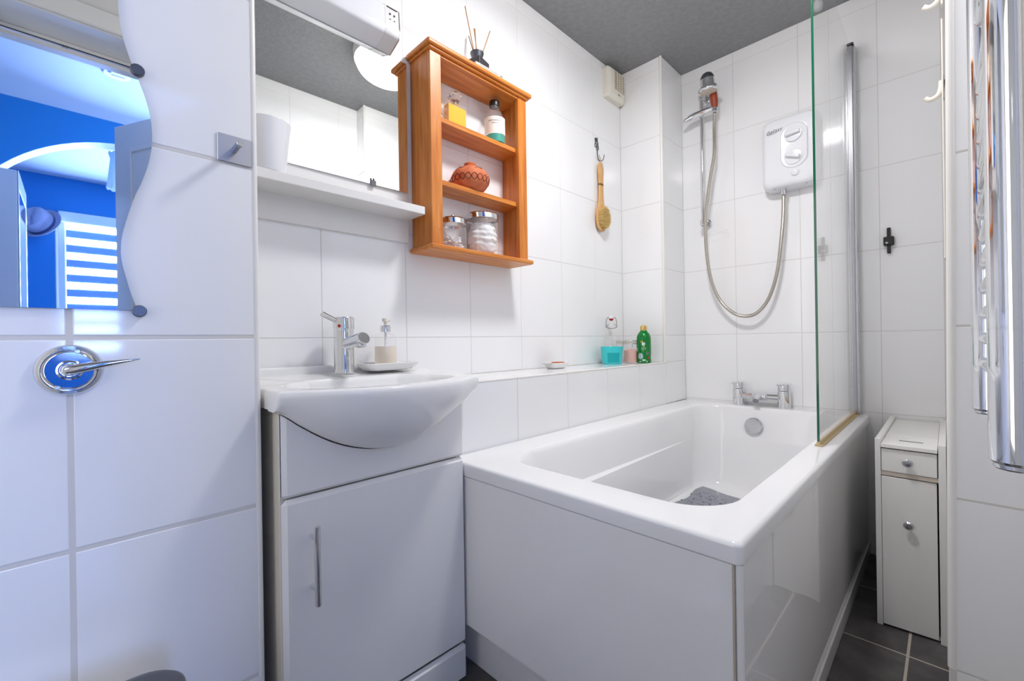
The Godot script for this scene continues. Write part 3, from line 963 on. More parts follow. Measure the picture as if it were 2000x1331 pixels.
	var floor_y := func(x: float, z: float) -> float:
		var best := 0.165
		for k in range(rings.size() - 1, 5, -1):
			for sub in 10:
				var t := sub / 10.0
				var a: Rect2 = bounds[k]
				var b: Rect2 = bounds[k - 1]
				var p0 := a.position.lerp(b.position, t)
				var p1 := a.end.lerp(b.end, t)
				best = lerpf(levels[k], levels[k - 1], t)
				if x >= p0.x and x <= p1.x and z >= p0.y and z <= p1.y:
					return best
		return best
	var m := MB.new()
	var nx := 44
	var nz := 26
	var P := func(i: int, j: int) -> Vector3:
		var fx := float(i) / nx
		var fz := float(j) / nz
		var x := lerpf(1.36, 2.075 - 0.055 * smoothstep(0.05, 0.6, fz), fx)
		var z := lerpf(0.412, 0.80, fz)
		x += 0.007 * cos(fz * TAU * 2.0) * smoothstep(0.8, 1.0, fx)
		z += 0.008 * sin(fx * TAU * 3.0) * (1.0 if j == 0 or j == nz else 0.4)
		var y: float = minf(floor_y.call(x, z), 0.204) + 0.008
		return Vector3(x, y, z)
	for i in nx:
		for j in nz:
			m.quad(P.call(i, j), P.call(i, j + 1), P.call(i + 1, j + 1), P.call(i + 1, j))
	part("mat_sheet", m, M.rubber_grey, mt, 60.0)
	for i in 16:
		for j in 9:
			if i == 15 or i == 0 or (i % 2 == 0 and j == 0) or (i % 2 == 1 and j == 8):
				continue
			var q: Vector3 = P.call(int((i + 0.6) / 16.0 * nx), int((j + (0.8 if i % 2 else 0.35)) / 9.2 * nz))
			var el := MB.new()
			el.T = Transform3D(Basis.IDENTITY, q)
			el.loft([MB.ellipse(0, 0, 0.009, 0.017, -0.001, 14), MB.ellipse(0, 0, 0.0078, 0.0155, 0.0022, 14), MB.ellipse(0, 0, 0.004, 0.010, 0.0032, 14)], false, true)
			part("raised_oval", el, M.rubber_grey, mt, 60.0)
	for i in 14:
		for j in 8:
			var q: Vector3 = P.call(int((i + 1.1) / 16.0 * nx), int((j + (0.8 if i % 2 else 0.35)) / 9.2 * nz))
			part("drain_hole", MB.new().lathe([Vector2(0.0042, 0.0), Vector2(0.0042, 0.0008), Vector2(0.0, 0.0008)], 10, q), M.rubber_dark, mt)
	# glass screen
	var sc := thing("bath_screen", "clear glass bath screen with green edge and chrome wall post", "shower screen")
	part("glass_panel", MB.new().box(Vector3(1.562, 0.592, 0.957), Vector3(2.3, 2.1, 0.963), 0.0004), M.screen_glass, sc)
	part("glass_edge", MB.new().box(Vector3(1.559, 0.592, 0.957), Vector3(1.5625, 2.1, 0.963), 0.0006), M.glass_edge, sc, 38.0, "green free edge of the glass")
	part("wall_post", MB.new().rbox(Vector3(2.276, 0.583, 0.938), Vector3(2.3235, 2.104, 0.979), 0.009), M.worn_chrome, sc)
	part("post_channel", MB.new().box(Vector3(2.268, 0.583, 0.951), Vector3(2.284, 2.1, 0.969), 0.002), M.steel, sc)
	part("post_cap", MB.new().rbox(Vector3(2.268, 2.104, 0.946), Vector3(2.318, 2.112, 0.974), 0.003), M.dark_metal, sc)
	part("bottom_seal", MB.new().box(Vector3(1.56, yr + 0.0005, 0.95), Vector3(2.31, yr + 0.005, 0.971), 0.001).box(Vector3(1.56, yr + 0.003, 0.956), Vector3(2.31, yr + 0.016, 0.964), 0.001), M.sealant, sc, 38.0, "yellowed bottom seal")

# ---------------------------------------------------------------- mirror, shelf, light, fan, brush
func wall_things() -> void:
	var mi := thing("wall_mirror", "white mirror board with projecting shelf above the basin", "mirror", Vector3.ZERO)
	part("back_board", MB.new().box(Vector3(0.264, 1.226, 0.0), Vector3(0.766, 1.80, 0.006), 0.001).box(Vector3(0.264, 1.226, 0.006), Vector3(0.766, 1.298, 0.012), 0.001), M.gloss_paint, mi)
	var mg := part("mirror_glass", MB.new().box(Vector3(0.264, 1.384, 0.0065), Vector3(0.764, 1.80, 0.0095), 0.0008), M.mirror, mi)
	var turn := Basis.from_euler(Vector3(0, -0.0105, 0))   # it hangs a touch proud at its right edge
	mg.transform = Transform3D(turn, Vector3(0.264, 1.5, 0.0065) - turn * Vector3(0.264, 1.5, 0.0065))
	part("shelf_board", MB.new().box(Vector3(0.264, 1.297, 0.006), Vector3(0.766, 1.321, 0.105), 0.0015), M.gloss_paint, mi)
	part("mirror_clip", MB.new().box(Vector3(0.634, 1.378, 0.0135), Vector3(0.652, 1.396, 0.0165), 0.001).box(Vector3(0.634, 1.3955, 0.0135), Vector3(0.638, 1.401, 0.0165), 0.0008).box(Vector3(0.643, 1.3955, 0.0135), Vector3(0.647, 1.402, 0.0165), 0.0008), M.dark_metal, mi)
	var cu := thing("tumbler", "plain white tumbler on the shelf under the mirror", "cup", Vector3(0.34, 1.3215, 0.064))
	part("cup_shell", MB.new().lathe([Vector2(0, 0), Vector2(0.036, 0), Vector2(0.039, 0.003), Vector2(0.0525, 0.122), Vector2(0.0515, 0.124), Vector2(0.05, 0.122), Vector2(0.037, 0.006), Vector2(0, 0.005)], 40), M.plastic_white, cu, 50.0)
	# shaver light
	var li := thing("shaver_light", "white strip light with shaver socket above the mirror", "light fitting")
	var pr := func(x: float) -> Array:
		return [Vector3(x, 1.802, 0.0), Vector3(x, 1.915, 0.0), Vector3(x, 1.915, 0.06), Vector3(x, 1.905, 0.068), Vector3(x, 1.845, 0.072), Vector3(x, 1.83, 0.07), Vector3(x, 1.822, 0.064), Vector3(x, 1.802, 0.012)]
	var ext := func(xa: float, xb: float, s: float) -> MB:
		var a: Array = pr.call(xa)
		var b: Array = pr.call(xb)
		var r1 := PackedVector3Array()
		var r2 := PackedVector3Array()
		for i in a.size():
			var o := Vector3(0, 1.86, 0.03)
			r1.append(Vector3(xa, 0, 0) + o + (a[i] - Vector3(xa, 0, 0) - o) * s)
			r2.append(Vector3(xb, 0, 0) + o + (b[i] - Vector3(xb, 0, 0) - o) * s)
		return MB.new().loft([r1, r2])
	part("housing", ext.call(0.66, 0.705, 1.0), M.gloss_paint, li)
	part("diffuser", ext.call(0.264, 0.66, 0.985), M.plastic_white, li)
	part("end_cap", ext.call(0.705, 0.708, 1.02), M.chrome, li)
	var ho := MB.new()
	for p in [[0.676, 1.885], [0.69, 1.885], [0.676, 1.868], [0.69, 1.868]]:
		ho.cyl(Vector3(p[0], p[1], 0.066), Vector3(p[0], p[1], 0.0705), 0.003, 12)
	part("socket_hole", ho, M.dark_slot, li)
	part("slot_line", MB.new().box(Vector3(0.666, 1.903, 0.064), Vector3(0.7, 1.9065, 0.0694), 0.0004), M.dark_slot, li)
	# extractor fan
	var fa := thing("extractor_fan", "cream plastic extractor fan grille high in the corner", "extractor fan", Vector3(1.922, 2.143, 0.0))
	var w := 0.155
	var rr := []
	for q in [[0.0, 0.0], [0.0, 0.026], [0.006, 0.036], [0.016, 0.042]]:
		var ring := PackedVector3Array()
		for p in MB.rrect(q[0], w - q[0], -w + q[0], -q[0], 0.012, q[1], 5):
			ring.append(Vector3(p.x, -p.z, p.y))
		rr.append(ring)
	part("fan_case", MB.new().loft(rr), M.plastic_cream, fa, 30.0)
	var gr := MB.new()
	gr.box(Vector3(0.05, 0.045, 0.0415), Vector3(0.138, 0.14, 0.0428), 0.0003)
	part("grille_recess", gr, M.plastic_brown, fa)  # brown plate showing between the louvres
	for i in 11:
		var y := 0.047 + 0.0088 * i
		part("louvre", MB.new().box(Vector3(0.05, y, 0.0426), Vector3(0.138, y + 0.0034, 0.0437), 0.0004), M.plastic_cream, fa)
	for i in 3:
		part("grille_bar", MB.new().box(Vector3(0.07 + 0.022 * i, 0.045, 0.0426), Vector3(0.073 + 0.022 * i, 0.14, 0.0456), 0.0006), M.plastic_cream, fa)
	part("maker_mark", MB.new().box(Vector3(0.076, 0.024, 0.0418), Vector3(0.104, 0.028, 0.0424), 0.0002).box(Vector3(0.08, 0.029, 0.0418), Vector3(0.1, 0.031, 0.0424), 0.0002), M.print_grey, fa)
	part("pull_knob", MB.new().cyl(Vector3(0.155, 0.128, 0.02), Vector3(0.163, 0.128, 0.02), 0.01, 16, 0.002), M.plastic_cream, fa)
	# hook with bath brush
	var hk := thing("brush_hook", "small dark wire leaf hook on the tiles above the brush", "hook", Vector3(1.868, 1.83, 0.0))
	part("hook_wire", MB.new().tube(smooth_path([Vector3(-0.012, 0.05, 0.003), Vector3(-0.008, 0.015, 0.004), Vector3(-0.004, -0.02, 0.006), Vector3(0.006, -0.032, 0.014), Vector3(0.016, -0.022, 0.022), Vector3(0.02, 0.0, 0.026)], 0.004), 0.0022, 8), M.dark_metal, hk)
	for a in [[0.0, 0.055, -0.3], [-0.022, 0.045, 0.9], [0.002, 0.035, -0.9], [-0.02, 0.07, 0.5], [-0.006, 0.075, -0.1]]:
		var lf := MB.new()
		lf.T = Transform3D(Basis.from_euler(Vector3(PI / 2, 0, a[2])), Vector3(a[0], a[1], 0.003))
		lf.loft([MB.ellipse(0, 0, 0.006, 0.011, -0.0012, 14), MB.ellipse(0, 0, 0.007, 0.012, 0.0, 14), MB.ellipse(0, 0, 0.005, 0.009, 0.0014, 14)])
		part("leaf", lf, M.dark_metal, hk)
	var br := thing("bath_brush", "long wooden bath brush hanging by a string from the hook", "brush", Vector3(1.872, 1.445, 0.0))
	var out := []
	for q in [[0.0, 0.004], [0.004, 0.022], [0.02, 0.038], [0.05, 0.048], [0.085, 0.048], [0.115, 0.038], [0.14, 0.026], [0.165, 0.0215], [0.2, 0.0195], [0.25, 0.02], [0.29, 0.023], [0.315, 0.0235], [0.33, 0.02], [0.342, 0.01], [0.345, 0.003]]:
		var ring := PackedVector3Array()
		var hw: float = q[1]
		for i in 16:
			var a := TAU * i / 16
			ring.append(Vector3(hw * cos(a), q[0], 0.014 + minf(hw, 0.0085) * sin(a)))
		out.append(ring)
	part("handle", MB.new().loft(out), M.brush_wood, br, 50.0)
	part("hang_hole", MB.new().cyl(Vector3(0, 0.322, 0.0215), Vector3(0, 0.322, 0.0235), 0.006, 16), M.steel, br)
	part("knot_band", MB.new().loft([MB.ellipse(0, 0.014, 0.0200, 0.0088, 0.228, 16), MB.ellipse(0, 0.014, 0.0200, 0.0088, 0.238, 16)], false, false), M.wood_knot, br)
	var bs := MB.new()
	for i in 420:
		var a := i * 2.39996
		var rd := sqrt((i + 0.5) / 420.0)
		var p := Vector3(0.038 * rd * cos(a), 0.065 + 0.05 * rd * sin(a), 0.02)
		var tip := p + Vector3(0.004 * cos(a) * rd, 0.004 * sin(a) * rd, 0.026) + Vector3(rng.randf_range(-1, 1), rng.randf_range(-1, 1), rng.randf_range(-1, 1)) * 0.0015
		bs.tube([p, tip], [0.0016, 0.0011], 5)
	var bo := part("bristles", bs, M.bristle, br, 60.0)
	bo.set_meta("kind", "stuff")
	part("string_loop", MB.new().tube(smooth_path([Vector3(-0.001, 0.322, 0.024), Vector3(-0.004, 0.35, 0.02), Vector3(-0.008, 0.385, 0.011), Vector3(0.0, 0.352, 0.014), Vector3(0.003, 0.345, 0.008), Vector3(0.002, 0.322, 0.006)], 0.006), 0.0017, 6), M.string, br)

# ---------------------------------------------------------------- shower
func shower() -> void:
	# electric unit
	var un := thing("shower_unit", "white electric shower box with two dials on the end wall", "electric shower", Vector3(XB, 1.572, 0.743), -PI / 2)
	var ri := func(s: float, z: float, r: float) -> PackedVector3Array:
		var ring := PackedVector3Array()
		for p in MB.rrect(-0.11 + s, 0.11 - s, -0.325 + s, -s, r, z, 10):
			ring.append(Vector3(p.x, -p.z, p.y))
		return ring
	part("case", MB.new().loft([ri.call(0.004, 0.0, 0.035), ri.call(0.0, 0.004, 0.036), ri.call(0.0, 0.04, 0.038), ri.call(0.003, 0.056, 0.036), ri.call(0.01, 0.068, 0.034), ri.call(0.022, 0.075, 0.03), ri.call(0.045, 0.079, 0.03), ri.call(0.08, 0.0805, 0.02)]), M.plastic_white, un, 50.0)
	var bz := []
	for q in [[1.0, 0.0795], [0.98, 0.083], [0.93, 0.085], [0.9, 0.0845], [0.6, 0.083]]:
		var ring := PackedVector3Array()
		for p in MB.rrect(-0.052 * q[0], 0.052 * q[0], -0.1 * q[0], 0.1 * q[0], 0.051 * q[0], q[1], 12):
			ring.append(Vector3(0.022 + p.x, 0.175 - p.z, p.y))
		bz.append(ring)
	part("dial_surround", MB.new().loft(bz), M.plastic_white, un, 50.0)
	for q in [[0.225, 0.1], [0.125, -0.35]]:
		var dn := Node3D.new()
		dn.name = "dial"
		dn.position = Vector3(0.02, q[0], 0.084)
		un.add_child(dn, true)
		var d := MB.new()
		d.T = Transform3D(Basis.from_euler(Vector3(PI / 2, 0, 0)), Vector3.ZERO)
		d.lathe([Vector2(0.034, 0.0), Vector2(0.034, 0.004), Vector2(0.031, 0.006), Vector2(0, 0.007)], 40)
		part("dial_plate", d, M.plastic_white, dn)
		var k := MB.new()
		k.T = Transform3D(Basis.from_euler(Vector3(0, 0, q[1])), Vector3.ZERO)
		k.rbox(Vector3(-0.029, -0.007, 0.004), Vector3(0.029, 0.009, 0.022), 0.006)
		part("dial_grip", k, M.plastic_white, dn)
	var bt := MB.new()
	bt.T = Transform3D(Basis.from_euler(Vector3(PI / 2, 0, 0)), Vector3(0.025, 0.057, 0.079))
	bt.lathe([Vector2(0.0155, 0.0), Vector2(0.0155, 0.004), Vector2(0.012, 0.007), Vector2(0, 0.0085)], 28)
	part("start_button", bt, M.plastic_white, un)
	var tx := part("name_text", writing("Galaxy", 0.0215, 0.0006, true), M.text_dark, un)
	tx.position = Vector3(-0.052, 0.262, 0.0797)
	tx.transform.basis = Basis(Vector3(1, 0.12, 0), Vector3(0.22, 1, 0), Vector3(0, 0, 1))
	part("name_underline", MB.new().tube([Vector3(-0.079, 0.2485, 0.0797), Vector3(-0.05, 0.252, 0.0799), Vector3(-0.025, 0.259, 0.0799)], [0.0003, 0.0008, 0.0003], 6), M.text_dark, un)
	part("drip_mark", MB.new().cyl(Vector3(0.06, 0.006, 0.05), Vector3(0.064, 0.005, 0.06), 0.0022, 8).cyl(Vector3(-0.058, 0.008, 0.05), Vector3(-0.058, 0.006, 0.062), 0.002, 8), M.dark_slot, un)
	part("outlet", MB.new().cyl(Vector3(-0.028, 0.004, 0.045), Vector3(-0.028, -0.026, 0.045), 0.0125, 24, 0.001), M.worn_chrome, un)
	# riser rail
	var rs := thing("shower_rail", "chrome riser rail fixed to the end wall", "shower rail", Vector3(XB, 0, 0.36), -PI / 2)
	part("rail", MB.new().cyl(Vector3(0, 1.478, 0.055), Vector3(0, 2.148, 0.055), 0.0095, 24, 0.002), M.chrome, rs)
	for y in [2.13, 1.492]:
		var bm := MB.new().cyl(Vector3(0, y, 0.0), Vector3(0, y, 0.012), 0.024, 28, 0.004)
		bm.cyl(Vector3(0, y, 0.01), Vector3(0, y, 0.055), 0.012, 20)
		bm.T = Transform3D(Basis.IDENTITY, Vector3(0, y, 0.055))
		bm.lathe([Vector2(0.009, -0.016), Vector2(0.0145, -0.014), Vector2(0.0145, 0.014), Vector2(0.009, 0.016)], 24)
		part("wall_bracket", bm, M.chrome, rs)
	var sl := MB.new()
	sl.tube(smooth_path([Vector3(-0.058, 2.035, 0.072), Vector3(-0.04, 2.04, 0.07), Vector3(0.0, 2.045, 0.066), Vector3(0.04, 2.046, 0.066), Vector3(0.064, 2.044, 0.068)], 0.008), 0.0155, 20)
	part("slide_holder", sl, M.chrome, rs)
	part("holder_knob", MB.new().tube([Vector3(-0.056, 2.034, 0.073), Vector3(-0.072, 2.03, 0.077), Vector3(-0.084, 2.024, 0.08)], [0.012, 0.0115, 0.007], 16), M.chrome, rs)
	# hand shower
	var hs := thing("hand_shower", "chrome hand shower with a reddish brown grip in its holder", "hand shower", Vector3(XB - 0.07, 2.046, 0.43), -PI / 2)
	part("cone", MB.new().cyl(Vector3(0, -0.026, 0.002), Vector3(0, -0.002, 0.0), 0.0145, 24, 0.002), M.chrome, hs)
	part("grip", MB.new().tube([Vector3(0, -0.003, 0), Vector3(-0.001, 0.03, 0.003), Vector3(-0.003, 0.066, 0.008)], [0.0135, 0.0175, 0.0175], 20), M.pot_grip if M.has("pot_grip") else grip_mat(), hs)
	part("neck", MB.new().tube([Vector3(-0.003, 0.064, 0.008), Vector3(-0.006, 0.09, 0.014), Vector3(-0.01, 0.112, 0.03)], [0.0165, 0.0175, 0.02], 20), M.chrome, hs)
	var hd := MB.new()
	hd.T = Transform3D(Basis.from_euler(Vector3(0.1, 0.0, 0.04)), Vector3(-0.008, 0.058, 0.056))
	hd.lathe([Vector2(0.038, 0.0), Vector2(0.047, 0.002), Vector2(0.049, 0.010), Vector2(0.046, 0.018), Vector2(0.036, 0.024), Vector2(0.034, 0.034), Vector2(0.0345, 0.038), Vector2(0.033, 0.046), Vector2(0.0335, 0.05), Vector2(0.032, 0.06)], 40)
	part("head_shell", hd, M.chrome, hs)
	var fc := MB.new()
	fc.T = hd.T
	fc.lathe([Vector2(0, 0.001), Vector2(0.039, 0.001), Vector2(0.0395, 0.004)], 36)
	part("spray_plate", fc, M.sealant_pale if M.has("sealant_pale") else plate_mat(), hs)
	var dm := MB.new()
	dm.T = hd.T
	dm.lathe([Vector2(0.0322, 0.058), Vector2(0.03, 0.072), Vector2(0.022, 0.085), Vector2(0.01, 0.092), Vector2(0, 0.093)], 36)
	part("top_dome", dm, M.dark_metal, hs)
	var bd := MB.new()
	bd.T = hd.T
	for i in 46:
		var a := i * 2.39996
		var t := sqrt((i + 0.5) / 46.0)
		bd.T = hd.T * Transform3D(Basis.IDENTITY, Vector3(0.03 * t * cos(a), 0.0925 - 0.026 * t * t, 0.03 * t * sin(a)))
		bd.lathe([Vector2(0.0032, -0.002), Vector2(0.0028, 0.0012), Vector2(0, 0.0022)], 8)
	var bo := part("dome_beads", bd, M.steel, hs)
	bo.set_meta("kind", "stuff")
	# hose
	var ctl := [Vector3(2.258, 2.0195, 0.429), Vector3(2.262, 1.95, 0.424), Vector3(2.25, 1.817, 0.426), Vector3(2.245, 1.72, 0.411), Vector3(2.244, 1.622, 0.396), Vector3(2.244, 1.498, 0.381), Vector3(2.248, 1.344, 0.382), Vector3(2.262, 1.2, 0.397), Vector3(2.272, 1.096, 0.433), Vector3(2.272, 1.029, 0.491), Vector3(2.272, 1.006, 0.549), Vector3(2.272, 1.022, 0.604), Vector3(2.272, 1.09, 0.654), Vector3(2.274, 1.204, 0.687), Vector3(2.276, 1.342, 0.704), Vector3(2.279, 1.456, 0.713), Vector3(2.28, 1.5455, 0.715)]
	var path := smooth_path(ctl, 0.0022)
	var rad := PackedFloat32Array()
	for i in path.size():
		rad.append(0.0083 if i % 2 else 0.0076)
	single("shower_hose", MB.new().tube(path, rad, 10), M.hose_metal, "long metal shower hose looping down from the unit to the rail", "hose")
	# clear wire shelf shadow-caster: soap ring on the rail foot
	var sr := thing("soap_ring", "clear plastic soap ring on the foot of the rail", "soap holder", Vector3(XB, 1.44, 0.39), -PI / 2)
	var rp := []
	for i in 25:
		var a := TAU * i / 24
		rp.append(Vector3(0.03 + 0.05 * cos(a), 0.0, 0.032 + 0.027 * sin(a)))
	part("ring", MB.new().tube(rp, 0.0035, 8, false), M.thin_glass, sr)
	part("arm", MB.new().tube([Vector3(-0.006, 0.03, 0.03), Vector3(-0.01, 0.015, 0.03), Vector3(-0.02, 0.0, 0.032)], 0.003, 8), M.thin_glass, sr)
	# black clip on the tiles
	var bc := thing("wall_clip", "small black plastic clip on the tiles right of the screen", "clip", Vector3(XB, 1.283, 1.072), -PI / 2)
	part("clip_block", MB.new().rbox(Vector3(-0.0165, -0.018, 0.0), Vector3(0.0165, 0.017, 0.022), 0.004), M.black_plastic, bc)
	part("clip_arm", MB.new().rbox(Vector3(-0.006, -0.05, 0.004), Vector3(0.006, 0.054, 0.014), 0.003), M.black_plastic, bc)
	part("screw", MB.new().cyl(Vector3(-0.006, -0.008, 0.021), Vector3(-0.006, -0.008, 0.0235), 0.004, 12), M.steel, bc)
	# pull cord
	var pc := thing("pull_cord", "white ceiling pull cord with a small acorn end behind the screen", "pull cord", Vector3(1.95, 0.178, 0.911))
	part("cord", MB.new().cyl(Vector3(0, 1.97, 0), Vector3(0, CEIL - 0.2, 0), 0.0022, 8), M.plastic_white, pc)
	part("cord_end", MB.new().lathe([Vector2(0, 1.925), Vector2(0.012, 1.93), Vector2(0.016, 1.945), Vector2(0.012, 1.962), Vector2(0.004, 1.975), Vector2(0, 1.976)], 20), M.plastic_white, pc)
	part("ceiling_rose", MB.new().lathe([Vector2(0, CEIL - 0.208), Vector2(0.03, CEIL - 0.206), Vector2(0.035, CEIL - 0.178)], 28), M.plastic_white, pc)

func grip_mat() -> Material:
	return mat("pot_grip", c8(156, 66, 34), 0.45)

func plate_mat() -> Material:
	return mat("sealant_pale", c8(214, 202, 188), 0.35)

# ---------------------------------------------------------------- wooden shelf unit and what stands on it
func wooden_shelf() -> void:
	var up: Material = M.wood_up
	var al: Material = M.wood_along
	var sh := thing("shelf_unit", "honey coloured wooden wall shelf unit with open compartments", "shelf unit")
	for x in [[0.786, 0.806], [1.2, 1.22]]:
		part("side_panel", MB.new().box(Vector3(x[0], 1.208, 0.001), Vector3(x[1], 1.815, 0.095), 0.001), up, sh)
	for x in [[0.786, 0.828], [1.178, 1.221]]:
		part("stile", MB.new().box(Vector3(x[0], 1.208, 0.095), Vector3(x[1], 1.815, 0.112), 0.0015), up, sh)
	part("base_board", MB.new().box(Vector3(0.773, 1.193, 0.001), Vector3(1.236, 1.209, 0.129), 0.004), al, sh)
	part("top_board", MB.new().box(Vector3(0.8065, 1.806, 0.001), Vector3(1.1995, 1.8135, 0.0945), 0.001).box(Vector3(0.8285, 1.806, 0.095), Vector3(1.1775, 1.8135, 0.1105), 0.001), al, sh)
	part("cornice", MB.new().box(Vector3(0.778, 1.814, 0.001), Vector3(1.229, 1.822, 0.121), 0.003).rbox(Vector3(0.769, 1.8215, 0.001), Vector3(1.237, 1.8375, 0.13), 0.006), al, sh)
	for y in [1.611, 1.409]:
		part("shelf", MB.new().box(Vector3(0.806, y, 0.001), Vector3(1.2, y + 0.0165, 0.094), 0.001), al, sh)
	for p in [[0.82, 1.26], [0.82, 1.79], [1.2, 1.26], [1.2, 1.79]]:
		part("screw_cap", MB.new().cyl(Vector3(p[0] - 0.004, p[1], 0.111), Vector3(p[0] - 0.004, p[1], 0.1126), 0.0032, 10), al, sh)
	# reed diffuser on a small box on top
	var bx := thing("flat_box", "thin pale printed box lying under the reed diffuser", "box", Vector3(1.04, 1.8375, 0.06))
	part("box_body", MB.new().box(Vector3(-0.075, 0.0, -0.035), Vector3(0.055, 0.0118, 0.063), 0.001), M.label_paper, bx)
	part("box_print", MB.new().box(Vector3(-0.06, 0.006, 0.0628), Vector3(0.03, 0.0085, 0.0633), 0.0002).box(Vector3(0.036, 0.004, 0.0628), Vector3(0.05, 0.0095, 0.0633), 0.0002), M.print_grey, bx)
	var rd := thing("reed_diffuser", "square dark glass reed diffuser on top of the shelf unit", "reed diffuser", Vector3(1.025, 1.8495, 0.06))
	rd.rotation.y = 0.25
	part("bottle", MB.new().rbox(Vector3(-0.032, 0.0, -0.032), Vector3(0.032, 0.05, 0.032), 0.004), M.smoke_glass, rd)
	part("collar", MB.new().lathe([Vector2(0, 0.05), Vector2(0.016, 0.05), Vector2(0.017, 0.056), Vector2(0.024, 0.078), Vector2(0.0245, 0.081), Vector2(0.0225, 0.081), Vector2(0.016, 0.062), Vector2(0, 0.061)], 32), M.dark_metal, rd)
	for q in [[-0.012, 0.0, -0.068, 0.205, 0.0], [-0.004, 0.006, 0.012, 0.185, -0.02], [0.0, -0.006, 0.014, 0.168, -0.045], [-0.002, 0.0, 0.004, 0.175, -0.01], [0.012, 0.004, 0.072, 0.2, 0.01]]:
		part("reed", MB.new().cyl(Vector3(q[0], 0.06, q[1]), Vector3(q[2], q[3], q[4]), 0.0018, 8), M.reed, rd)
	# amber perfume
	var pf := thing("perfume_bottle", "square glass perfume bottle with amber liquid on the upper shelf", "perfume", Vector3(0.925, 1.6278, 0.056))
	part("glass_block", MB.new().box(Vector3(-0.044, 0, -0.018), Vector3(0.044, 0.083, 0.018), 0.003), M.thin_glass, pf)
	part("liquid", MB.new().box(Vector3(-0.037, 0.006, -0.014), Vector3(0.038, 0.074, 0.014), 0.002), M.perfume, pf)
	part("neck", MB.new().cyl(Vector3(0, 0.083, 0), Vector3(0, 0.096, 0), 0.0115, 20, 0.001), M.chrome, pf)
	part("stopper", MB.new().lathe([Vector2(0, 0.096), Vector2(0.016, 0.096), Vector2(0.024, 0.106), Vector2(0.024, 0.113), Vector2(0.011, 0.126), Vector2(0, 0.127)], 8), M.solid_glass, pf, 10.0)
	var sm := thing("glass_vial", "small clear stoppered vial half hidden beside the perfume", "bottle", Vector3(0.868, 1.6278, 0.036))
	part("vial_body", MB.new().lathe([Vector2(0, 0), Vector2(0.014, 0), Vector2(0.016, 0.004), Vector2(0.016, 0.04), Vector2(0.008, 0.05), Vector2(0.008, 0.06), Vector2(0, 0.06)], 24), M.solid_glass, sm)
	# labelled bath oil
	var oi := thing("bath_oil_bottle", "clear round bottle with paper label, black cap and green liquid", "bottle", Vector3(1.108, 1.6278, 0.058))
	part("glass_body", MB.new().lathe([Vector2(0, 0), Vector2(0.036, 0), Vector2(0.0385, 0.003), Vector2(0.0385, 0.086), Vector2(0.036, 0.096), Vector2(0.028, 0.114), Vector2(0.019, 0.13), Vector2(0.0165, 0.136), Vector2(0.0165, 0.15)], 40), M.thin_glass, oi)
	part("liquid", MB.new().lathe([Vector2(0, 0.003), Vector2(0.036, 0.003), Vector2(0.0372, 0.005), Vector2(0.0372, 0.03), Vector2(0, 0.03)], 40), M.oil, oi)
	part("cap", MB.new().lathe([Vector2(0, 0.142), Vector2(0.0185, 0.142), Vector2(0.019, 0.144), Vector2(0.019, 0.16), Vector2(0.017, 0.163), Vector2(0, 0.1635)], 32), M.black_plastic, oi)
	var lb := MB.new()
	var seg := 24
	for i in seg:
		var a0 := lerpf(1.0, 3.65, float(i) / seg)
		var a1 := lerpf(1.0, 3.65, float(i + 1) / seg)
		for yy in [[0.031, 0.092]]:
			lb.quad(Vector3(0.0389 * cos(a0), yy[0], 0.0389 * sin(a0)), Vector3(0.0389 * cos(a0), yy[1], 0.0389 * sin(a0)), Vector3(0.0389 * cos(a1), yy[1], 0.0389 * sin(a1)), Vector3(0.0389 * cos(a1), yy[0], 0.0389 * sin(a1)))
	var lbp := part("paper_label", lb, M.label_paper, oi)
	part("label_text", bent("BATH ESSENCE", 0.0072, 0.0391, 0.076, 2.3), M.print_grey, lbp)
	part("label_text", bent("COASTAL", 0.0055, 0.0391, 0.067, 2.3), M.print_grey, lbp)
	# terracotta pot
	var po := thing("clay_pot", "round terracotta pot with dark painted loops on the middle shelf", "pot", Vector3(0.988, 1.4258, 0.056))
	var prof := [Vector2(0, 0), Vector2(0.036, 0.0), Vector2(0.046, 0.006), Vector2(0.059, 0.02), Vector2(0.0665, 0.038), Vector2(0.066, 0.052), Vector2(0.058, 0.068), Vector2(0.044, 0.08), Vector2(0.026, 0.087), Vector2(0.0185, 0.089), Vector2(0.0185, 0.093), Vector2(0.0215, 0.099), Vector2(0.0205, 0.101), Vector2(0.0165, 0.1), Vector2(0.014, 0.09), Vector2(0, 0.07)]
	var sp := []
	for p in smooth_path(prof.slice(1, 10).map(func(q): return Vector3(q.x, q.y, 0)), 0.004):
		sp.append(Vector2(p.x, p.y))
	part("pot_body", MB.new().lathe([Vector2(0, 0)] + sp + prof.slice(10), 48), M.terracotta, po, 50.0)
	var radius := func(y: float) -> float:
		for i in sp.size() - 1:
			if y >= sp[i].y and y <= sp[i + 1].y:
				return lerpf(sp[i].x, sp[i + 1].x, (y - sp[i].y) / maxf(sp[i + 1].y - sp[i].y, 1e-6))
		return 0.06
	for s in [1, -1]:
		var band := []
		for i in 121:
			var a := TAU * i / 120
			var y: float = 0.038 + s * 0.0105 * sin(a * 10)
			var r: float = radius.call(y) + 0.0002
			band.append(Vector3(r * cos(a), y, r * sin(a)))
		part("painted_loop", MB.new().tube(band, 0.0011, 6, false), M.pot_brown, po)
	for k in 5:
		var sq := []
		for i in 15:
			var t := i / 14.0
			var a := TAU * k / 5 + 0.75 * t
			var y := 0.083 - 0.011 * absf(sin(t * PI * 1.5)) - 0.006 * t
			var r: float = radius.call(y) + 0.0003
			sq.append(Vector3(r * cos(a), y, r * sin(a)))
		part("painted_squiggle", MB.new().tube(sq, 0.001, 6), M.pot_brown, po)
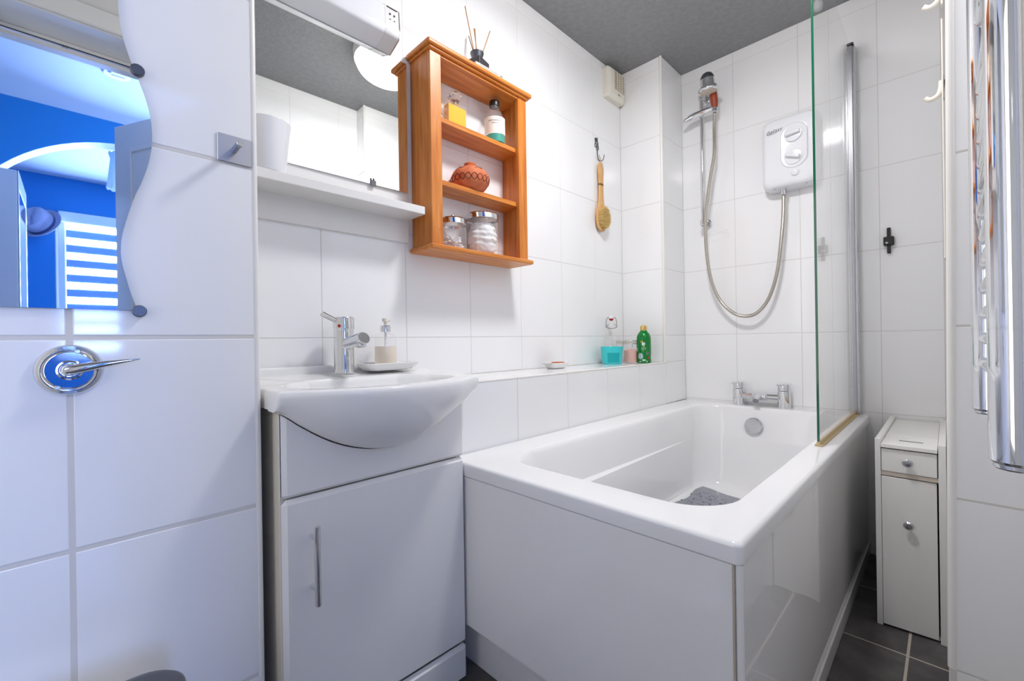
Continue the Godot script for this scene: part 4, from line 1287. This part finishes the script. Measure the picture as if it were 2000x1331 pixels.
	# lidded glass jars
	for q in [[0.905, 0.046, 0.093, "small glass jar of cotton buds with a metal lid"], [1.037, 0.060, 0.132, "tall glass jar of cotton wool with a metal lid"]]:
		var j := thing("storage_jar", q[3], "jar", Vector3(q[0], 1.2095, 0.06), 0.0, "lidded glass jars on the bottom shelf")
		var r: float = q[1]
		var h: float = q[2]
		part("glass_body", MB.new().lathe([Vector2(0, 0), Vector2(r - 0.003, 0), Vector2(r, 0.004), Vector2(r, h - 0.022), Vector2(r - 0.003, h - 0.012), Vector2(r - 0.006, h - 0.006), Vector2(r - 0.006, h)], 44), M.thin_glass, j)
		var lid := part("lid", MB.new().lathe([Vector2(0, h - 0.001), Vector2(r - 0.004, h - 0.001), Vector2(r - 0.003, h - 0.006), Vector2(r - 0.002, h - 0.005), Vector2(r - 0.002, h + 0.011), Vector2(r - 0.006, h + 0.0155), Vector2(0, h + 0.018)], 44), M.chrome, j)
		part("knob", MB.new().lathe([Vector2(0.003, h + 0.017), Vector2(0.003, h + 0.021), Vector2(0.0065, h + 0.025), Vector2(0.005, h + 0.029), Vector2(0, h + 0.03)], 20), M.chrome, lid)
		if h < 0.1:
			for i in 26:
				var a := rng.randf() * TAU
				var yy := rng.randf_range(0.006, 0.03)
				var d := Vector3(cos(a), rng.randf_range(-0.15, 0.75), sin(a)).normalized() * 0.034
				var c := Vector3(rng.randf_range(-0.008, 0.008), yy + 0.01, rng.randf_range(-0.008, 0.008))
				var e0 := c - d
				var e1 := c + d
				e0.y = clampf(e0.y, 0.005, 0.07)
				e1.y = clampf(e1.y, 0.005, 0.07)
				var u := (e1 - e0).normalized()
				part("cotton_bud", MB.new().tube([e0, e0 + u * 0.003, e0 + u * 0.011, e0 + u * 0.013, e1 - u * 0.013, e1 - u * 0.011, e1 - u * 0.003, e1], [0.001, 0.0027, 0.0026, 0.0012, 0.0012, 0.0026, 0.0027, 0.001], 8), M.cotton, j)
		else:
			var nz := FastNoiseLite.new()
			nz.seed = 4
			nz.frequency = 26.0
			var rings := []
			for i in 26:
				var t := i / 25.0
				var ring := PackedVector3Array()
				for k in 40:
					var a := TAU * k / 40
					var base: float = 0.052 * sqrt(sin(clampf(t * 0.96 + 0.04, 0, 1) * PI * 0.98) * 0.5 + 0.5) if t > 0.02 and t < 0.99 else 0.02
					var p := Vector3(base * cos(a), 0.005 + t * 0.112, base * sin(a))
					var f := 1.0 + 0.16 * nz.get_noise_3d(p.x, p.y * 1.6, p.z) - 0.06 * absf(sin(t * 19.0 + 1.3 * sin(a)))
					p.x *= minf(f, 1.08)
					p.z *= minf(f, 1.08)
					ring.append(p)
				rings.append(ring)
			part("cotton_wool", MB.new().loft(rings), M.towel_white, j, 60.0)

func bent(s: String, size: float, r: float, y: float, ang: float) -> ArrayMesh:
	var t := writing(s, size, 0.0003)
	var a := t.get_mesh_arrays()
	var v: PackedVector3Array = a[Mesh.ARRAY_VERTEX]
	var n: PackedVector3Array = a[Mesh.ARRAY_NORMAL]
	for i in v.size():
		var th := ang - v[i].x / r
		var rr := r + v[i].z
		v[i] = Vector3(rr * cos(th), y + v[i].y, rr * sin(th))
		n[i] = Vector3(cos(th), 0, sin(th))
	var out := []
	out.resize(Mesh.ARRAY_MAX)
	out[Mesh.ARRAY_VERTEX] = v
	out[Mesh.ARRAY_NORMAL] = n
	if a[Mesh.ARRAY_INDEX] != null:
		out[Mesh.ARRAY_INDEX] = a[Mesh.ARRAY_INDEX]
	var m := ArrayMesh.new()
	m.add_surface_from_arrays(Mesh.PRIMITIVE_TRIANGLES, out)
	return m

# ---------------------------------------------------------------- things on the ledge
func ledge_things() -> void:
	var y := 0.787
	var sd := thing("soap_dish", "small white soap dish with an orange soap on the ledge", "soap dish", Vector3(1.438, y, 0.062))
	var rings := []
	for q in [[0.038, 0.02, 0.0], [0.042, 0.026, 0.002], [0.049, 0.034, 0.016], [0.051, 0.036, 0.022], [0.05, 0.035, 0.0235], [0.047, 0.032, 0.022], [0.04, 0.025, 0.008]]:
		rings.append(MB.rrect(-q[0], q[0], -q[1], q[1], 0.016, q[2], 6))
	part("dish_shell", MB.new().loft(rings), M.dish_white, sd, 50.0)
	part("soap_bar", MB.new().rbox(Vector3(-0.012, 0.008, -0.02), Vector3(0.038, 0.026, 0.022), 0.006), M.soap_orange, sd, 38.0, "orange soap bar")
	part("dish_rack", MB.new().rbox(Vector3(-0.064, 0.0195, -0.02), Vector3(-0.012, 0.022, 0.02), 0.001), M.steel, sd)
	# turquoise candle glass
	var ca := thing("candle_glass", "turquoise candle in a wide tumbler on the ledge", "candle", Vector3(1.985, y, 0.052))
	part("glass_body", MB.new().lathe([Vector2(0, 0.0), Vector2(0.044, 0.0), Vector2(0.0465, 0.003), Vector2(0.0535, 0.082), Vector2(0.0525, 0.083), Vector2(0.0505, 0.08), Vector2(0.0505, 0.07), Vector2(0.0, 0.069)], 44), M.candle, ca)
	var cl := MB.new()
	for i in 20:
		var a0 := lerpf(1.8, 3.0, i / 20.0)
		var a1 := lerpf(1.8, 3.0, (i + 1) / 20.0)
		cl.quad(Vector3(0.0474 * cos(a0), 0.008, 0.0474 * sin(a0)), Vector3(0.0514 * cos(a0), 0.054, 0.0514 * sin(a0)), Vector3(0.0514 * cos(a1), 0.054, 0.0514 * sin(a1)), Vector3(0.0474 * cos(a1), 0.008, 0.0474 * sin(a1)))
	part("candle_label", cl, M.candle_label, ca)
	# swing-top bottle behind
	var sb := thing("swing_top_bottle", "clear swing-top glass bottle with red stopper seal behind the candle", "bottle", Vector3(1.99, y, 0.047) + Vector3(0.018, 0, -0.02), 0.0)
	sb.position = Vector3(1.912, y, 0.037)
	ca.position = Vector3(1.836, y, 0.085)
	part("glass_body", MB.new().lathe([Vector2(0, 0), Vector2(0.032, 0), Vector2(0.036, 0.004), Vector2(0.037, 0.125), Vector2(0.032, 0.142), Vector2(0.018, 0.16), Vector2(0.0125, 0.17), Vector2(0.0115, 0.2), Vector2(0.0135, 0.203), Vector2(0.0135, 0.212)], 40), M.thin_glass, sb)
	var tw := Transform3D(Basis.from_euler(Vector3(0, -0.95, 0)), Vector3.ZERO)
	var wi := MB.new()
	wi.T = tw
	wi.tube(smooth_path([Vector3(-0.011, 0.228, 0), Vector3(-0.021, 0.224, 0), Vector3(-0.026, 0.195, 0.004), Vector3(-0.025, 0.178, 0.006), Vector3(0.0, 0.172, 0.014), Vector3(0.025, 0.178, 0.006), Vector3(0.026, 0.195, 0.004), Vector3(0.021, 0.224, 0), Vector3(0.011, 0.228, 0)], 0.004), 0.0013, 6)
	wi.tube(smooth_path([Vector3(-0.024, 0.176, 0.006), Vector3(-0.02, 0.19, 0.008), Vector3(-0.013, 0.194, 0.004)], 0.004), 0.0011, 6)
	wi.tube(smooth_path([Vector3(0.024, 0.176, 0.006), Vector3(0.02, 0.19, 0.008), Vector3(0.013, 0.194, 0.004)], 0.004), 0.0011, 6)
	part("wire_bail", wi, M.dark_metal, sb)
	part("stopper", MB.new().lathe([Vector2(0.008, 0.219), Vector2(0.0125, 0.222), Vector2(0.0135, 0.23), Vector2(0.009, 0.236), Vector2(0, 0.237)], 24), M.dish_white, sb)
	part("rubber_seal", MB.new().lathe([Vector2(0.006, 0.211), Vector2(0.0125, 0.219), Vector2(0.0125, 0.224), Vector2(0.006, 0.225)], 24), M.red, sb, 38.0, "red rubber seal")
	# clip-top jars of bath salts
	for q in [[1.995, 0.072, 0.0, "small clip-top jar of pink bath salts behind the green bottle"], [1.965, 0.112, 0.0, "glass jar of pink bath salts left of the green bottle"]]:
		var big: bool = q[1] > 0.08
		var j := thing("salt_jar", q[3], "jar", Vector3(q[0] - (0.0 if big else 0.0), y, q[1] - (0.0 if big else 0.03)), 0.0, "clip-top jars on the ledge")
		var r := 0.0335 if big else 0.03
		part("glass_body", MB.new().lathe([Vector2(0, 0), Vector2(r - 0.003, 0), Vector2(r, 0.004), Vector2(r, 0.088), Vector2(r - 0.006, 0.096), Vector2(r - 0.006, 0.1)], 36), M.thin_glass, j)
		if big:
			part("salts", MB.new().lathe([Vector2(0, 0.003), Vector2(r - 0.003, 0.003), Vector2(r - 0.0015, 0.006), Vector2(r - 0.0015, 0.06), Vector2(r * 0.5, 0.067), Vector2(0, 0.064)], 36), M.bath_salt, j)
		part("seal_ring", MB.new().lathe([Vector2(r - 0.007, 0.1), Vector2(r - 0.002, 0.1), Vector2(r - 0.002, 0.1035), Vector2(r - 0.007, 0.1035)], 32), M.sealant, j)
		part("jar_lid", MB.new().lathe([Vector2(r - 0.004, 0.1035), Vector2(r - 0.001, 0.105), Vector2(r - 0.001, 0.11), Vector2(r - 0.006, 0.114), Vector2(0, 0.115)], 36), M.thin_glass, j)
		var wr := MB.new()
		var cp := []
		for i in 33:
			var a := TAU * i / 32
			cp.append(Vector3((r - 0.004) * cos(a), 0.094, (r - 0.004) * sin(a)))
		wr.tube(cp, 0.0013, 6, false)
		var cp2 := []
		for i in 33:
			var a := TAU * i / 32
			cp2.append(Vector3((r - 0.0005) * cos(a), 0.1085, (r - 0.0005) * sin(a)))
		wr.tube(cp2, 0.0013, 6, false)
		wr.tube(smooth_path([Vector3(-r * 0.7, 0.108, r * 0.7), Vector3(-r * 0.78, 0.1, r * 0.78), Vector3(-r * 0.76, 0.085, r * 0.76), Vector3(-r * 0.74, 0.078, r * 0.74)], 0.004), 0.0016, 6)
		part("clip_wire", wr, M.worn_chrome, j)
	# green printed bottle
	var gb := thing("green_bottle", "shiny green aluminium bottle with flower print and gold cap", "bottle", Vector3(1.99, y, 0.171))
	gb.scale = Vector3(1.08, 1.12, 1.08)
	var pm := mat("green_print", Color.WHITE, 0.22, 0.35)
	pm.albedo_texture = bottle_print()
	part("bottle_body", MB.new().lathe([Vector2(0, 0), Vector2(0.0285, 0.0), Vector2(0.031, 0.002), Vector2(0.0315, 0.006), Vector2(0.0315, 0.105), Vector2(0.0305, 0.114), Vector2(0.027, 0.124), Vector2(0.021, 0.133), Vector2(0.0165, 0.138), Vector2(0.0145, 0.142)], 48), pm, gb)
	part("cap", MB.new().lathe([Vector2(0, 0.142), Vector2(0.0145, 0.142), Vector2(0.015, 0.143), Vector2(0.015, 0.16), Vector2(0.0135, 0.162), Vector2(0.006, 0.1625), Vector2(0.006, 0.166), Vector2(0, 0.1665)], 32), M.gold, gb)

func bottle_print() -> ImageTexture:
	var w := 768
	var h := 512
	var im := Image.create(w, h, false, Image.FORMAT_RGB8)
	im.fill(c8(22, 132, 58))
	var blob := func(cx: float, cy: float, rx: float, ry: float, ang: float, c: Color) -> void:
		var m := int(maxf(rx, ry)) + 1
		for yy in range(-m, m + 1):
			for xx in range(-m, m + 1):
				var u := (xx * cos(ang) + yy * sin(ang)) / rx
				var v := (-xx * sin(ang) + yy * cos(ang)) / ry
				if u * u + v * v <= 1.0:
					im.set_pixel(posmod(int(cx) + xx, w), clampi(int(cy) + yy, 0, h - 1), c)
	# the middle of the front is at u = 0.42 and u runs from right to left as seen
	var f := w * 0.4236
	for i in 60:
		blob.call(rng.randf() * w, 140 + rng.randf() * 360, 5 + rng.randf() * 9, 3, rng.randf() * PI, c8(14, 96, 40))
	var flower := func(cx: float, cy: float, s: float, n: int, c: Color, d: Color) -> void:
		for ringi in 3:
			var rs: float = s * [1.0, 0.72, 0.42][ringi]
			for k in n:
				var a: float = TAU * (k + 0.5 * ringi) / n
				blob.call(cx + cos(a) * rs * 0.62, cy + sin(a) * rs * 0.62 * 1.1, rs * 0.4, rs * 0.13 + 1, a, c if (k + ringi) % 2 else d)
	flower.call(f + 62, 405, 52, 11, c8(224, 232, 236), c8(176, 190, 206))
	flower.call(f - 66, 360, 34, 9, c8(120, 140, 134), c8(92, 120, 110))
	flower.call(f - 84, 430, 20, 7, c8(210, 86, 60), c8(180, 60, 44))
	flower.call(f + 150, 300, 40, 9, c8(200, 208, 214), c8(150, 170, 190))
	flower.call(f - 180, 420, 46, 10, c8(224, 232, 236), c8(176, 190, 206))
	flower.call(f + 260, 410, 46, 10, c8(224, 232, 236), c8(176, 190, 206))
	blob.call(f + 30, 178, 17, 9, 0.7, c8(240, 180, 40))
	blob.call(f + 46, 176, 15, 8, -0.6, c8(228, 150, 40))
	blob.call(f + 4, 212, 29, 27, 0.0, c8(238, 240, 246))
	blob.call(f + 4, 212, 18, 5, 0.0, c8(176, 170, 206))
	blob.call(f - 4, 252, 12, 9, 0.0, c8(240, 200, 120))
	for l in 2:
		for i in 70:
			blob.call(f + 40 - i * 1.1, 276 + l * 20 + 4.0 * sin(i * 0.55 + l), 1.8, 2.2, 0.0, c8(226, 236, 226))
	blob.call(f + 6, 320, 14, 5, -0.3, c8(222, 140, 40))
	blob.call(f - 2, 466, 32, 13, 0.0, c8(226, 232, 224))
	blob.call(f + 66, 490, 22, 9, 0.3, c8(206, 220, 206))
	blob.call(f - 52, 488, 14, 14, 0.0, c8(206, 220, 206))
	blob.call(f - 52, 488, 7, 7, 0.0, c8(22, 132, 58))
	im.generate_mipmaps()
	return ImageTexture.create_from_image(im)

# ---------------------------------------------------------------- mirror, flush plate, hook and toilet at the boxing
func boxing_things() -> void:
	var zf := 0.2616
	var edge := [[1.5, 0.057], [1.485, 0.058], [1.451, 0.0593], [1.419, 0.0645], [1.389, 0.0725], [1.358, 0.083], [1.327, 0.0925], [1.294, 0.0985], [1.258, 0.0995], [1.222, 0.0945], [1.188, 0.0855], [1.16, 0.0755], [1.128, 0.067], [1.097, 0.060], [1.075, 0.0572], [1.049, 0.0578], [1.02, 0.0635], [0.995, 0.069], [0.967, 0.077]]
	var mm := thing("wavy_mirror", "frameless wall mirror in two panes with a wavy edge", "mirror", Vector3(0, 0, zf))
	var e3 := []
	for q in edge:
		e3.append(Vector3(q[1], q[0], 0))
	var sm := smooth_path(e3, 0.006)
	for lo_hi in [[0.967, 1.3725], [1.3775, 1.783]]:
		var pol := []
		var y0: float = lo_hi[0]
		var y1: float = lo_hi[1]
		for i in 61:
			var y := lerpf(y0, y1, i / 60.0)
			var ym := y if y <= 1.5 else 1.5
			var x := 0.057
			for k in sm.size() - 1:
				if ym <= sm[k].y and ym >= sm[k + 1].y:
					x = lerpf(sm[k].x, sm[k + 1].x, (sm[k].y - ym) / maxf(sm[k].y - sm[k + 1].y, 1e-6))
			if y > 1.5:
				x = 0.057 + 0.04 * (0.5 - 0.5 * cos((y - 1.5) / 0.283 * TAU))
			pol.append(Vector2(x, y))
		var st := MB.new()
		var back := MB.new()
		var xl := -0.26
		for i in 60:
			var a := Vector3(pol[i].x, pol[i].y, 0.005)
			var b := Vector3(pol[i + 1].x, pol[i + 1].y, 0.005)
			st.quad(Vector3(xl, a.y, 0.005), a, b, Vector3(xl, b.y, 0.005))
			var a2 := Vector3(a.x, a.y, 0.001)
			var b2 := Vector3(b.x, b.y, 0.001)
			back.quad(a, a2, b2, b)
			back.quad(a2, Vector3(xl, a.y, 0.001), Vector3(xl, b.y, 0.001), b2)
		for q in [[y0, 1], [y1, -1]]:
			var p0 := Vector3(xl, q[0], 0.001)
			var p1 := Vector3(pol[0].x if q[1] > 0 else pol[60].x, q[0], 0.001)
			var dz := Vector3(0, 0, 0.004)
			if q[1] > 0:
				back.quad(p0, p1, p1 + dz, p0 + dz)
			else:
				back.quad(p0 + dz, p1 + dz, p1, p0)
		back.quad(Vector3(xl, y0, 0.001), Vector3(xl, y0, 0.005), Vector3(xl, y1, 0.005), Vector3(xl, y1, 0.001))
		var pane := part("mirror_pane", st, M.mirror, mm)
		part("glass_rim", back, M.mirror_edge, pane)
	for p in [[0.0815, 1.375], [0.0795, 0.966], [-0.24, 1.375], [-0.24, 0.966]]:
		part("clip", MB.new().cyl(Vector3(p[0], p[1], 0.0), Vector3(p[0], p[1], 0.009), 0.0098, 28, 0.001), M.dark_metal, mm)
	# flush plate
	var fp := thing("flush_plate", "round chrome flush plate with a long tapering lever", "flush lever", Vector3(-0.0045, 0.871, zf))
	var pl := MB.new()
	pl.T = Transform3D(Basis.from_euler(Vector3(PI / 2, 0, 0)), Vector3.ZERO)
	pl.lathe([Vector2(0.0395, 0.0), Vector2(0.0395, 0.003), Vector2(0.037, 0.0065), Vector2(0.033, 0.0072), Vector2(0.031, 0.0055), Vector2(0.0295, 0.0052), Vector2(0.0275, 0.0068), Vector2(0.025, 0.0068), Vector2(0.0, 0.0068)], 64)
	part("plate", pl, M.chrome, fp)
	var hb := MB.new()
	hb.T = pl.T
	hb.lathe([Vector2(0.0155, 0.006), Vector2(0.0155, 0.0095), Vector2(0.013, 0.0115), Vector2(0.0115, 0.0115), Vector2(0.0115, 0.014), Vector2(0.008, 0.0185), Vector2(0, 0.02)], 40)
	part("hub", hb, M.chrome, fp)
	part("lever", MB.new().tube([Vector3(-0.004, -0.001, 0.017), Vector3(0.004, 0.001, 0.0185), Vector3(0.018, 0.004, 0.02), Vector3(0.04, 0.008, 0.0225), Vector3(0.062, 0.0115, 0.025), Vector3(0.082, 0.0145, 0.027)], [0.006, 0.0075, 0.007, 0.0052, 0.003, 0.0008], 20), M.chrome, fp)
	for p in [[0.009, 0.0285], [-0.0135, -0.0265]]:
		part("screw", MB.new().cyl(Vector3(p[0], p[1], 0.004), Vector3(p[0], p[1], 0.0078), 0.0036, 14, 0.001), M.steel, fp)
	# square hook
	var hk := thing("robe_hook", "square brushed steel robe hook on the boxing tiles", "hook", Vector3(0.224, 1.283, zf))
	part("back_plate", MB.new().box(Vector3(-0.0285, -0.0265, 0.0), Vector3(0.0285, 0.0265, 0.003), 0.0008), M.steel, hk)
	part("peg", MB.new().cyl(Vector3(-0.002, -0.003, 0.002), Vector3(-0.002, -0.003, 0.05), 0.0056, 20, 0.0006), M.worn_chrome, hk)
	# toilet
	var to := thing("toilet", "white toilet pan with a closed dark grey lid at the lower left", "toilet", Vector3(-0.07, 0, 0.2616))
	var pan := []
	for q in [[0.11, 0.0, 0.42, 0.0], [0.1, 0.02, 0.4, 0.03], [0.105, 0.02, 0.4, 0.15], [0.14, 0.03, 0.46, 0.28], [0.172, 0.05, 0.52, 0.36], [0.178, 0.06, 0.53, 0.385], [0.17, 0.068, 0.522, 0.39]]:
		pan.append(MB.rrect(-q[0], q[0], q[1], q[2], q[0] * 0.98, q[3], 10))
	part("pan", MB.new().loft(pan), M.ceramic, to, 50.0)
	part("seat", MB.new().loft([MB.rrect(-0.176, 0.176, 0.125, 0.535, 0.16, 0.391, 10), MB.rrect(-0.18, 0.18, 0.12, 0.54, 0.16, 0.396, 10), MB.rrect(-0.178, 0.178, 0.122, 0.538, 0.16, 0.405, 10)]), M.grey_seat, to)
	var lid := []
	for q in [[0.176, 0.406], [0.181, 0.41], [0.181, 0.416], [0.176, 0.4215], [0.165, 0.4245], [0.12, 0.427]]:
		var s: float = 0.181 - q[0]
		lid.append(lid_ring(s, q[1]))
	part("lid", MB.new().loft(lid), M.grey_seat, to, 50.0, "dark grey lid")
	part("hinge", MB.new().cyl(Vector3(-0.09, 0.404, 0.105), Vector3(-0.05, 0.404, 0.105), 0.011, 16).cyl(Vector3(0.05, 0.404, 0.105), Vector3(0.09, 0.404, 0.105), 0.011, 16), M.grey_seat, to)

func lid_ring(s: float, y: float) -> PackedVector3Array:
	# square-cornered at the back, round at the front
	var o := PackedVector3Array()
	var w := 0.181 - s
	var z0 := 0.12 + s
	for i in 25:
		var a := PI * i / 24
		o.append(Vector3(w * cos(a), y, 0.36 + (0.18 - s) * sin(a)))
	for i in 9:
		var a := PI + PI / 2 * i / 8
		o.append(Vector3(-w + 0.05 + 0.05 * cos(a), y, z0 + 0.05 + 0.05 * sin(a)))
	for i in 9:
		var a := PI * 1.5 + PI / 2 * i / 8
		o.append(Vector3(w - 0.05 + 0.05 * cos(a), y, z0 + 0.05 + 0.05 * sin(a)))
	return o

# ---------------------------------------------------------------- slim cabinet, radiator, hooks at the right
func right_things() -> void:
	var cb := thing("slim_cabinet", "tall narrow white cabinet with drawer and door beside the bath", "cabinet", Vector3(1.775, 0, 1.142), -PI / 2)
	var cm: Material = M.cabinet_white
	for s in [[-0.073, -0.059], [0.07, 0.0865]]:
		part("side_panel", MB.new().box(Vector3(s[0], 0.0, -0.54), Vector3(s[1], 0.582, 0.0), 0.001), cm, cb)
	part("back_panel", MB.new().box(Vector3(-0.059, 0.0, -0.54), Vector3(0.07, 0.57, -0.53), 0.0005), cm, cb)
	part("base_panel", MB.new().box(Vector3(-0.059, 0.0, -0.53), Vector3(0.07, 0.012, -0.02), 0.0005), cm, cb)
	var lid := part("lid", MB.new().box(Vector3(-0.0585, 0.557, -0.165), Vector3(0.0685, 0.569, 0.004), 0.001), cm, cb)
	part("rear_lid", MB.new().box(Vector3(-0.0585, 0.557, -0.53), Vector3(0.0685, 0.569, -0.168), 0.001), cm, cb)
	part("finger_slot", MB.new().rbox(Vector3(-0.02, 0.5685, -0.082), Vector3(0.036, 0.5697, -0.074), 0.0004), M.grey_seat, lid)
	part("drawer_rail", MB.new().box(Vector3(-0.059, 0.47, -0.5), Vector3(0.07, 0.483, -0.004), 0.0005), M.sealant_pale, cb)
	var dw := part("drawer", MB.new().box(Vector3(-0.0575, 0.484, -0.016), Vector3(0.0675, 0.553, -0.002), 0.001), cm, cb)
	part("knob", knob(Vector3(0.004, 0.519, -0.002)), M.worn_chrome, dw)
	var door := MB.new()
	door.T = Transform3D(Basis.from_euler(Vector3(0, 0.05, 0)), Vector3(-0.058, 0, -0.002))
	door.box(Vector3(0.0, 0.006, -0.014), Vector3(0.1245, 0.467, 0.0), 0.001)
	var dn := part("door", door, cm, cb)
	part("knob", knob(Vector3(0.004, 0.33, -0.004)), M.worn_chrome, dn)
	# towel radiator
	var ra := thing("towel_radiator", "tall chrome ladder towel radiator close at the right edge", "radiator")
	for x in [0.625, 1.03]:
		part("upright", MB.new().tube([Vector3(x, 0.783, 1.2745), Vector3(x, 0.786, 1.2745), Vector3(x, 1.63, 1.2745), Vector3(x, 1.633, 1.2745)], [0.0165, 0.0195, 0.0195, 0.0165], 40), M.chrome, ra)
		part("end_cap", MB.new().cyl(Vector3(x, 0.778, 1.2745), Vector3(x, 0.7845, 1.2745), 0.0165, 28, 0.0015), M.worn_chrome, ra)
	for i in 18:
		var y := 0.86 + 0.039 * i + (0.071 if i > 11 else 0.0)
		part("rung", MB.new().cyl(Vector3(0.633, y, 1.2735), Vector3(1.022, y, 1.2735), 0.0105, 20), M.chrome, ra)
	for p in [[0.66, 0.88], [0.97, 0.88], [0.66, 1.55], [0.97, 1.55]]:
		part("wall_bracket", MB.new().cyl(Vector3(p[0], p[1], 1.28), Vector3(p[0], p[1], 1.338), 0.01, 16), M.plastic_white, ra)
	for x in [0.99]:
		part("valve", MB.new().cyl(Vector3(x, 0.74, 1.285), Vector3(x, 0.84, 1.285), 0.008, 16).cyl(Vector3(x, 0.735, 1.285), Vector3(x, 0.76, 1.285), 0.014, 16, 0.003).cyl(Vector3(x, 0.745, 1.285), Vector3(x, 0.745, 1.338), 0.008, 12), M.plastic_white, ra)
	ra.position.z = 0.0075
	# adhesive hooks on the pier
	for q in [[1.545, "white plastic coat hook on the pier, lower of the two"], [1.788, "white plastic coat hook on the pier, cut by the top edge"]]:
		var h := thing("coat_hook", q[1], "hook", Vector3(1.6, q[0], 1.2357), PI, "white hooks on the pier")
		part("hook_plate", MB.new().rbox(Vector3(-0.012, -0.03, 0.0), Vector3(0.012, 0.03, 0.004), 0.0018), M.plastic_cream, h)
		part("hook_arm", MB.new().tube(smooth_path([Vector3(0, 0.02, 0.004), Vector3(0, 0.004, 0.005), Vector3(0, -0.012, 0.009), Vector3(0, -0.02, 0.018), Vector3(0, -0.021, 0.028), Vector3(0, -0.014, 0.036)], 0.003), 0.0062, 12), M.plastic_cream, h)
	single("hook_rack_strip", MB.new().box(Vector3(1.57, 1.1, 1.2315), Vector3(1.63, 1.712, 1.2345), 0.001), M.plastic_cream, "narrow white strip on the pier behind the lower coat hook", "strip")

func knob(at: Vector3) -> MB:
	var k := MB.new()
	k.T = Transform3D(Basis.from_euler(Vector3(PI / 2, 0, 0)), at)
	k.lathe([Vector2(0.004, 0), Vector2(0.004, 0.009), Vector2(0.0115, 0.011), Vector2(0.0125, 0.014), Vector2(0.009, 0.0175), Vector2(0, 0.0185)], 28)
	return k
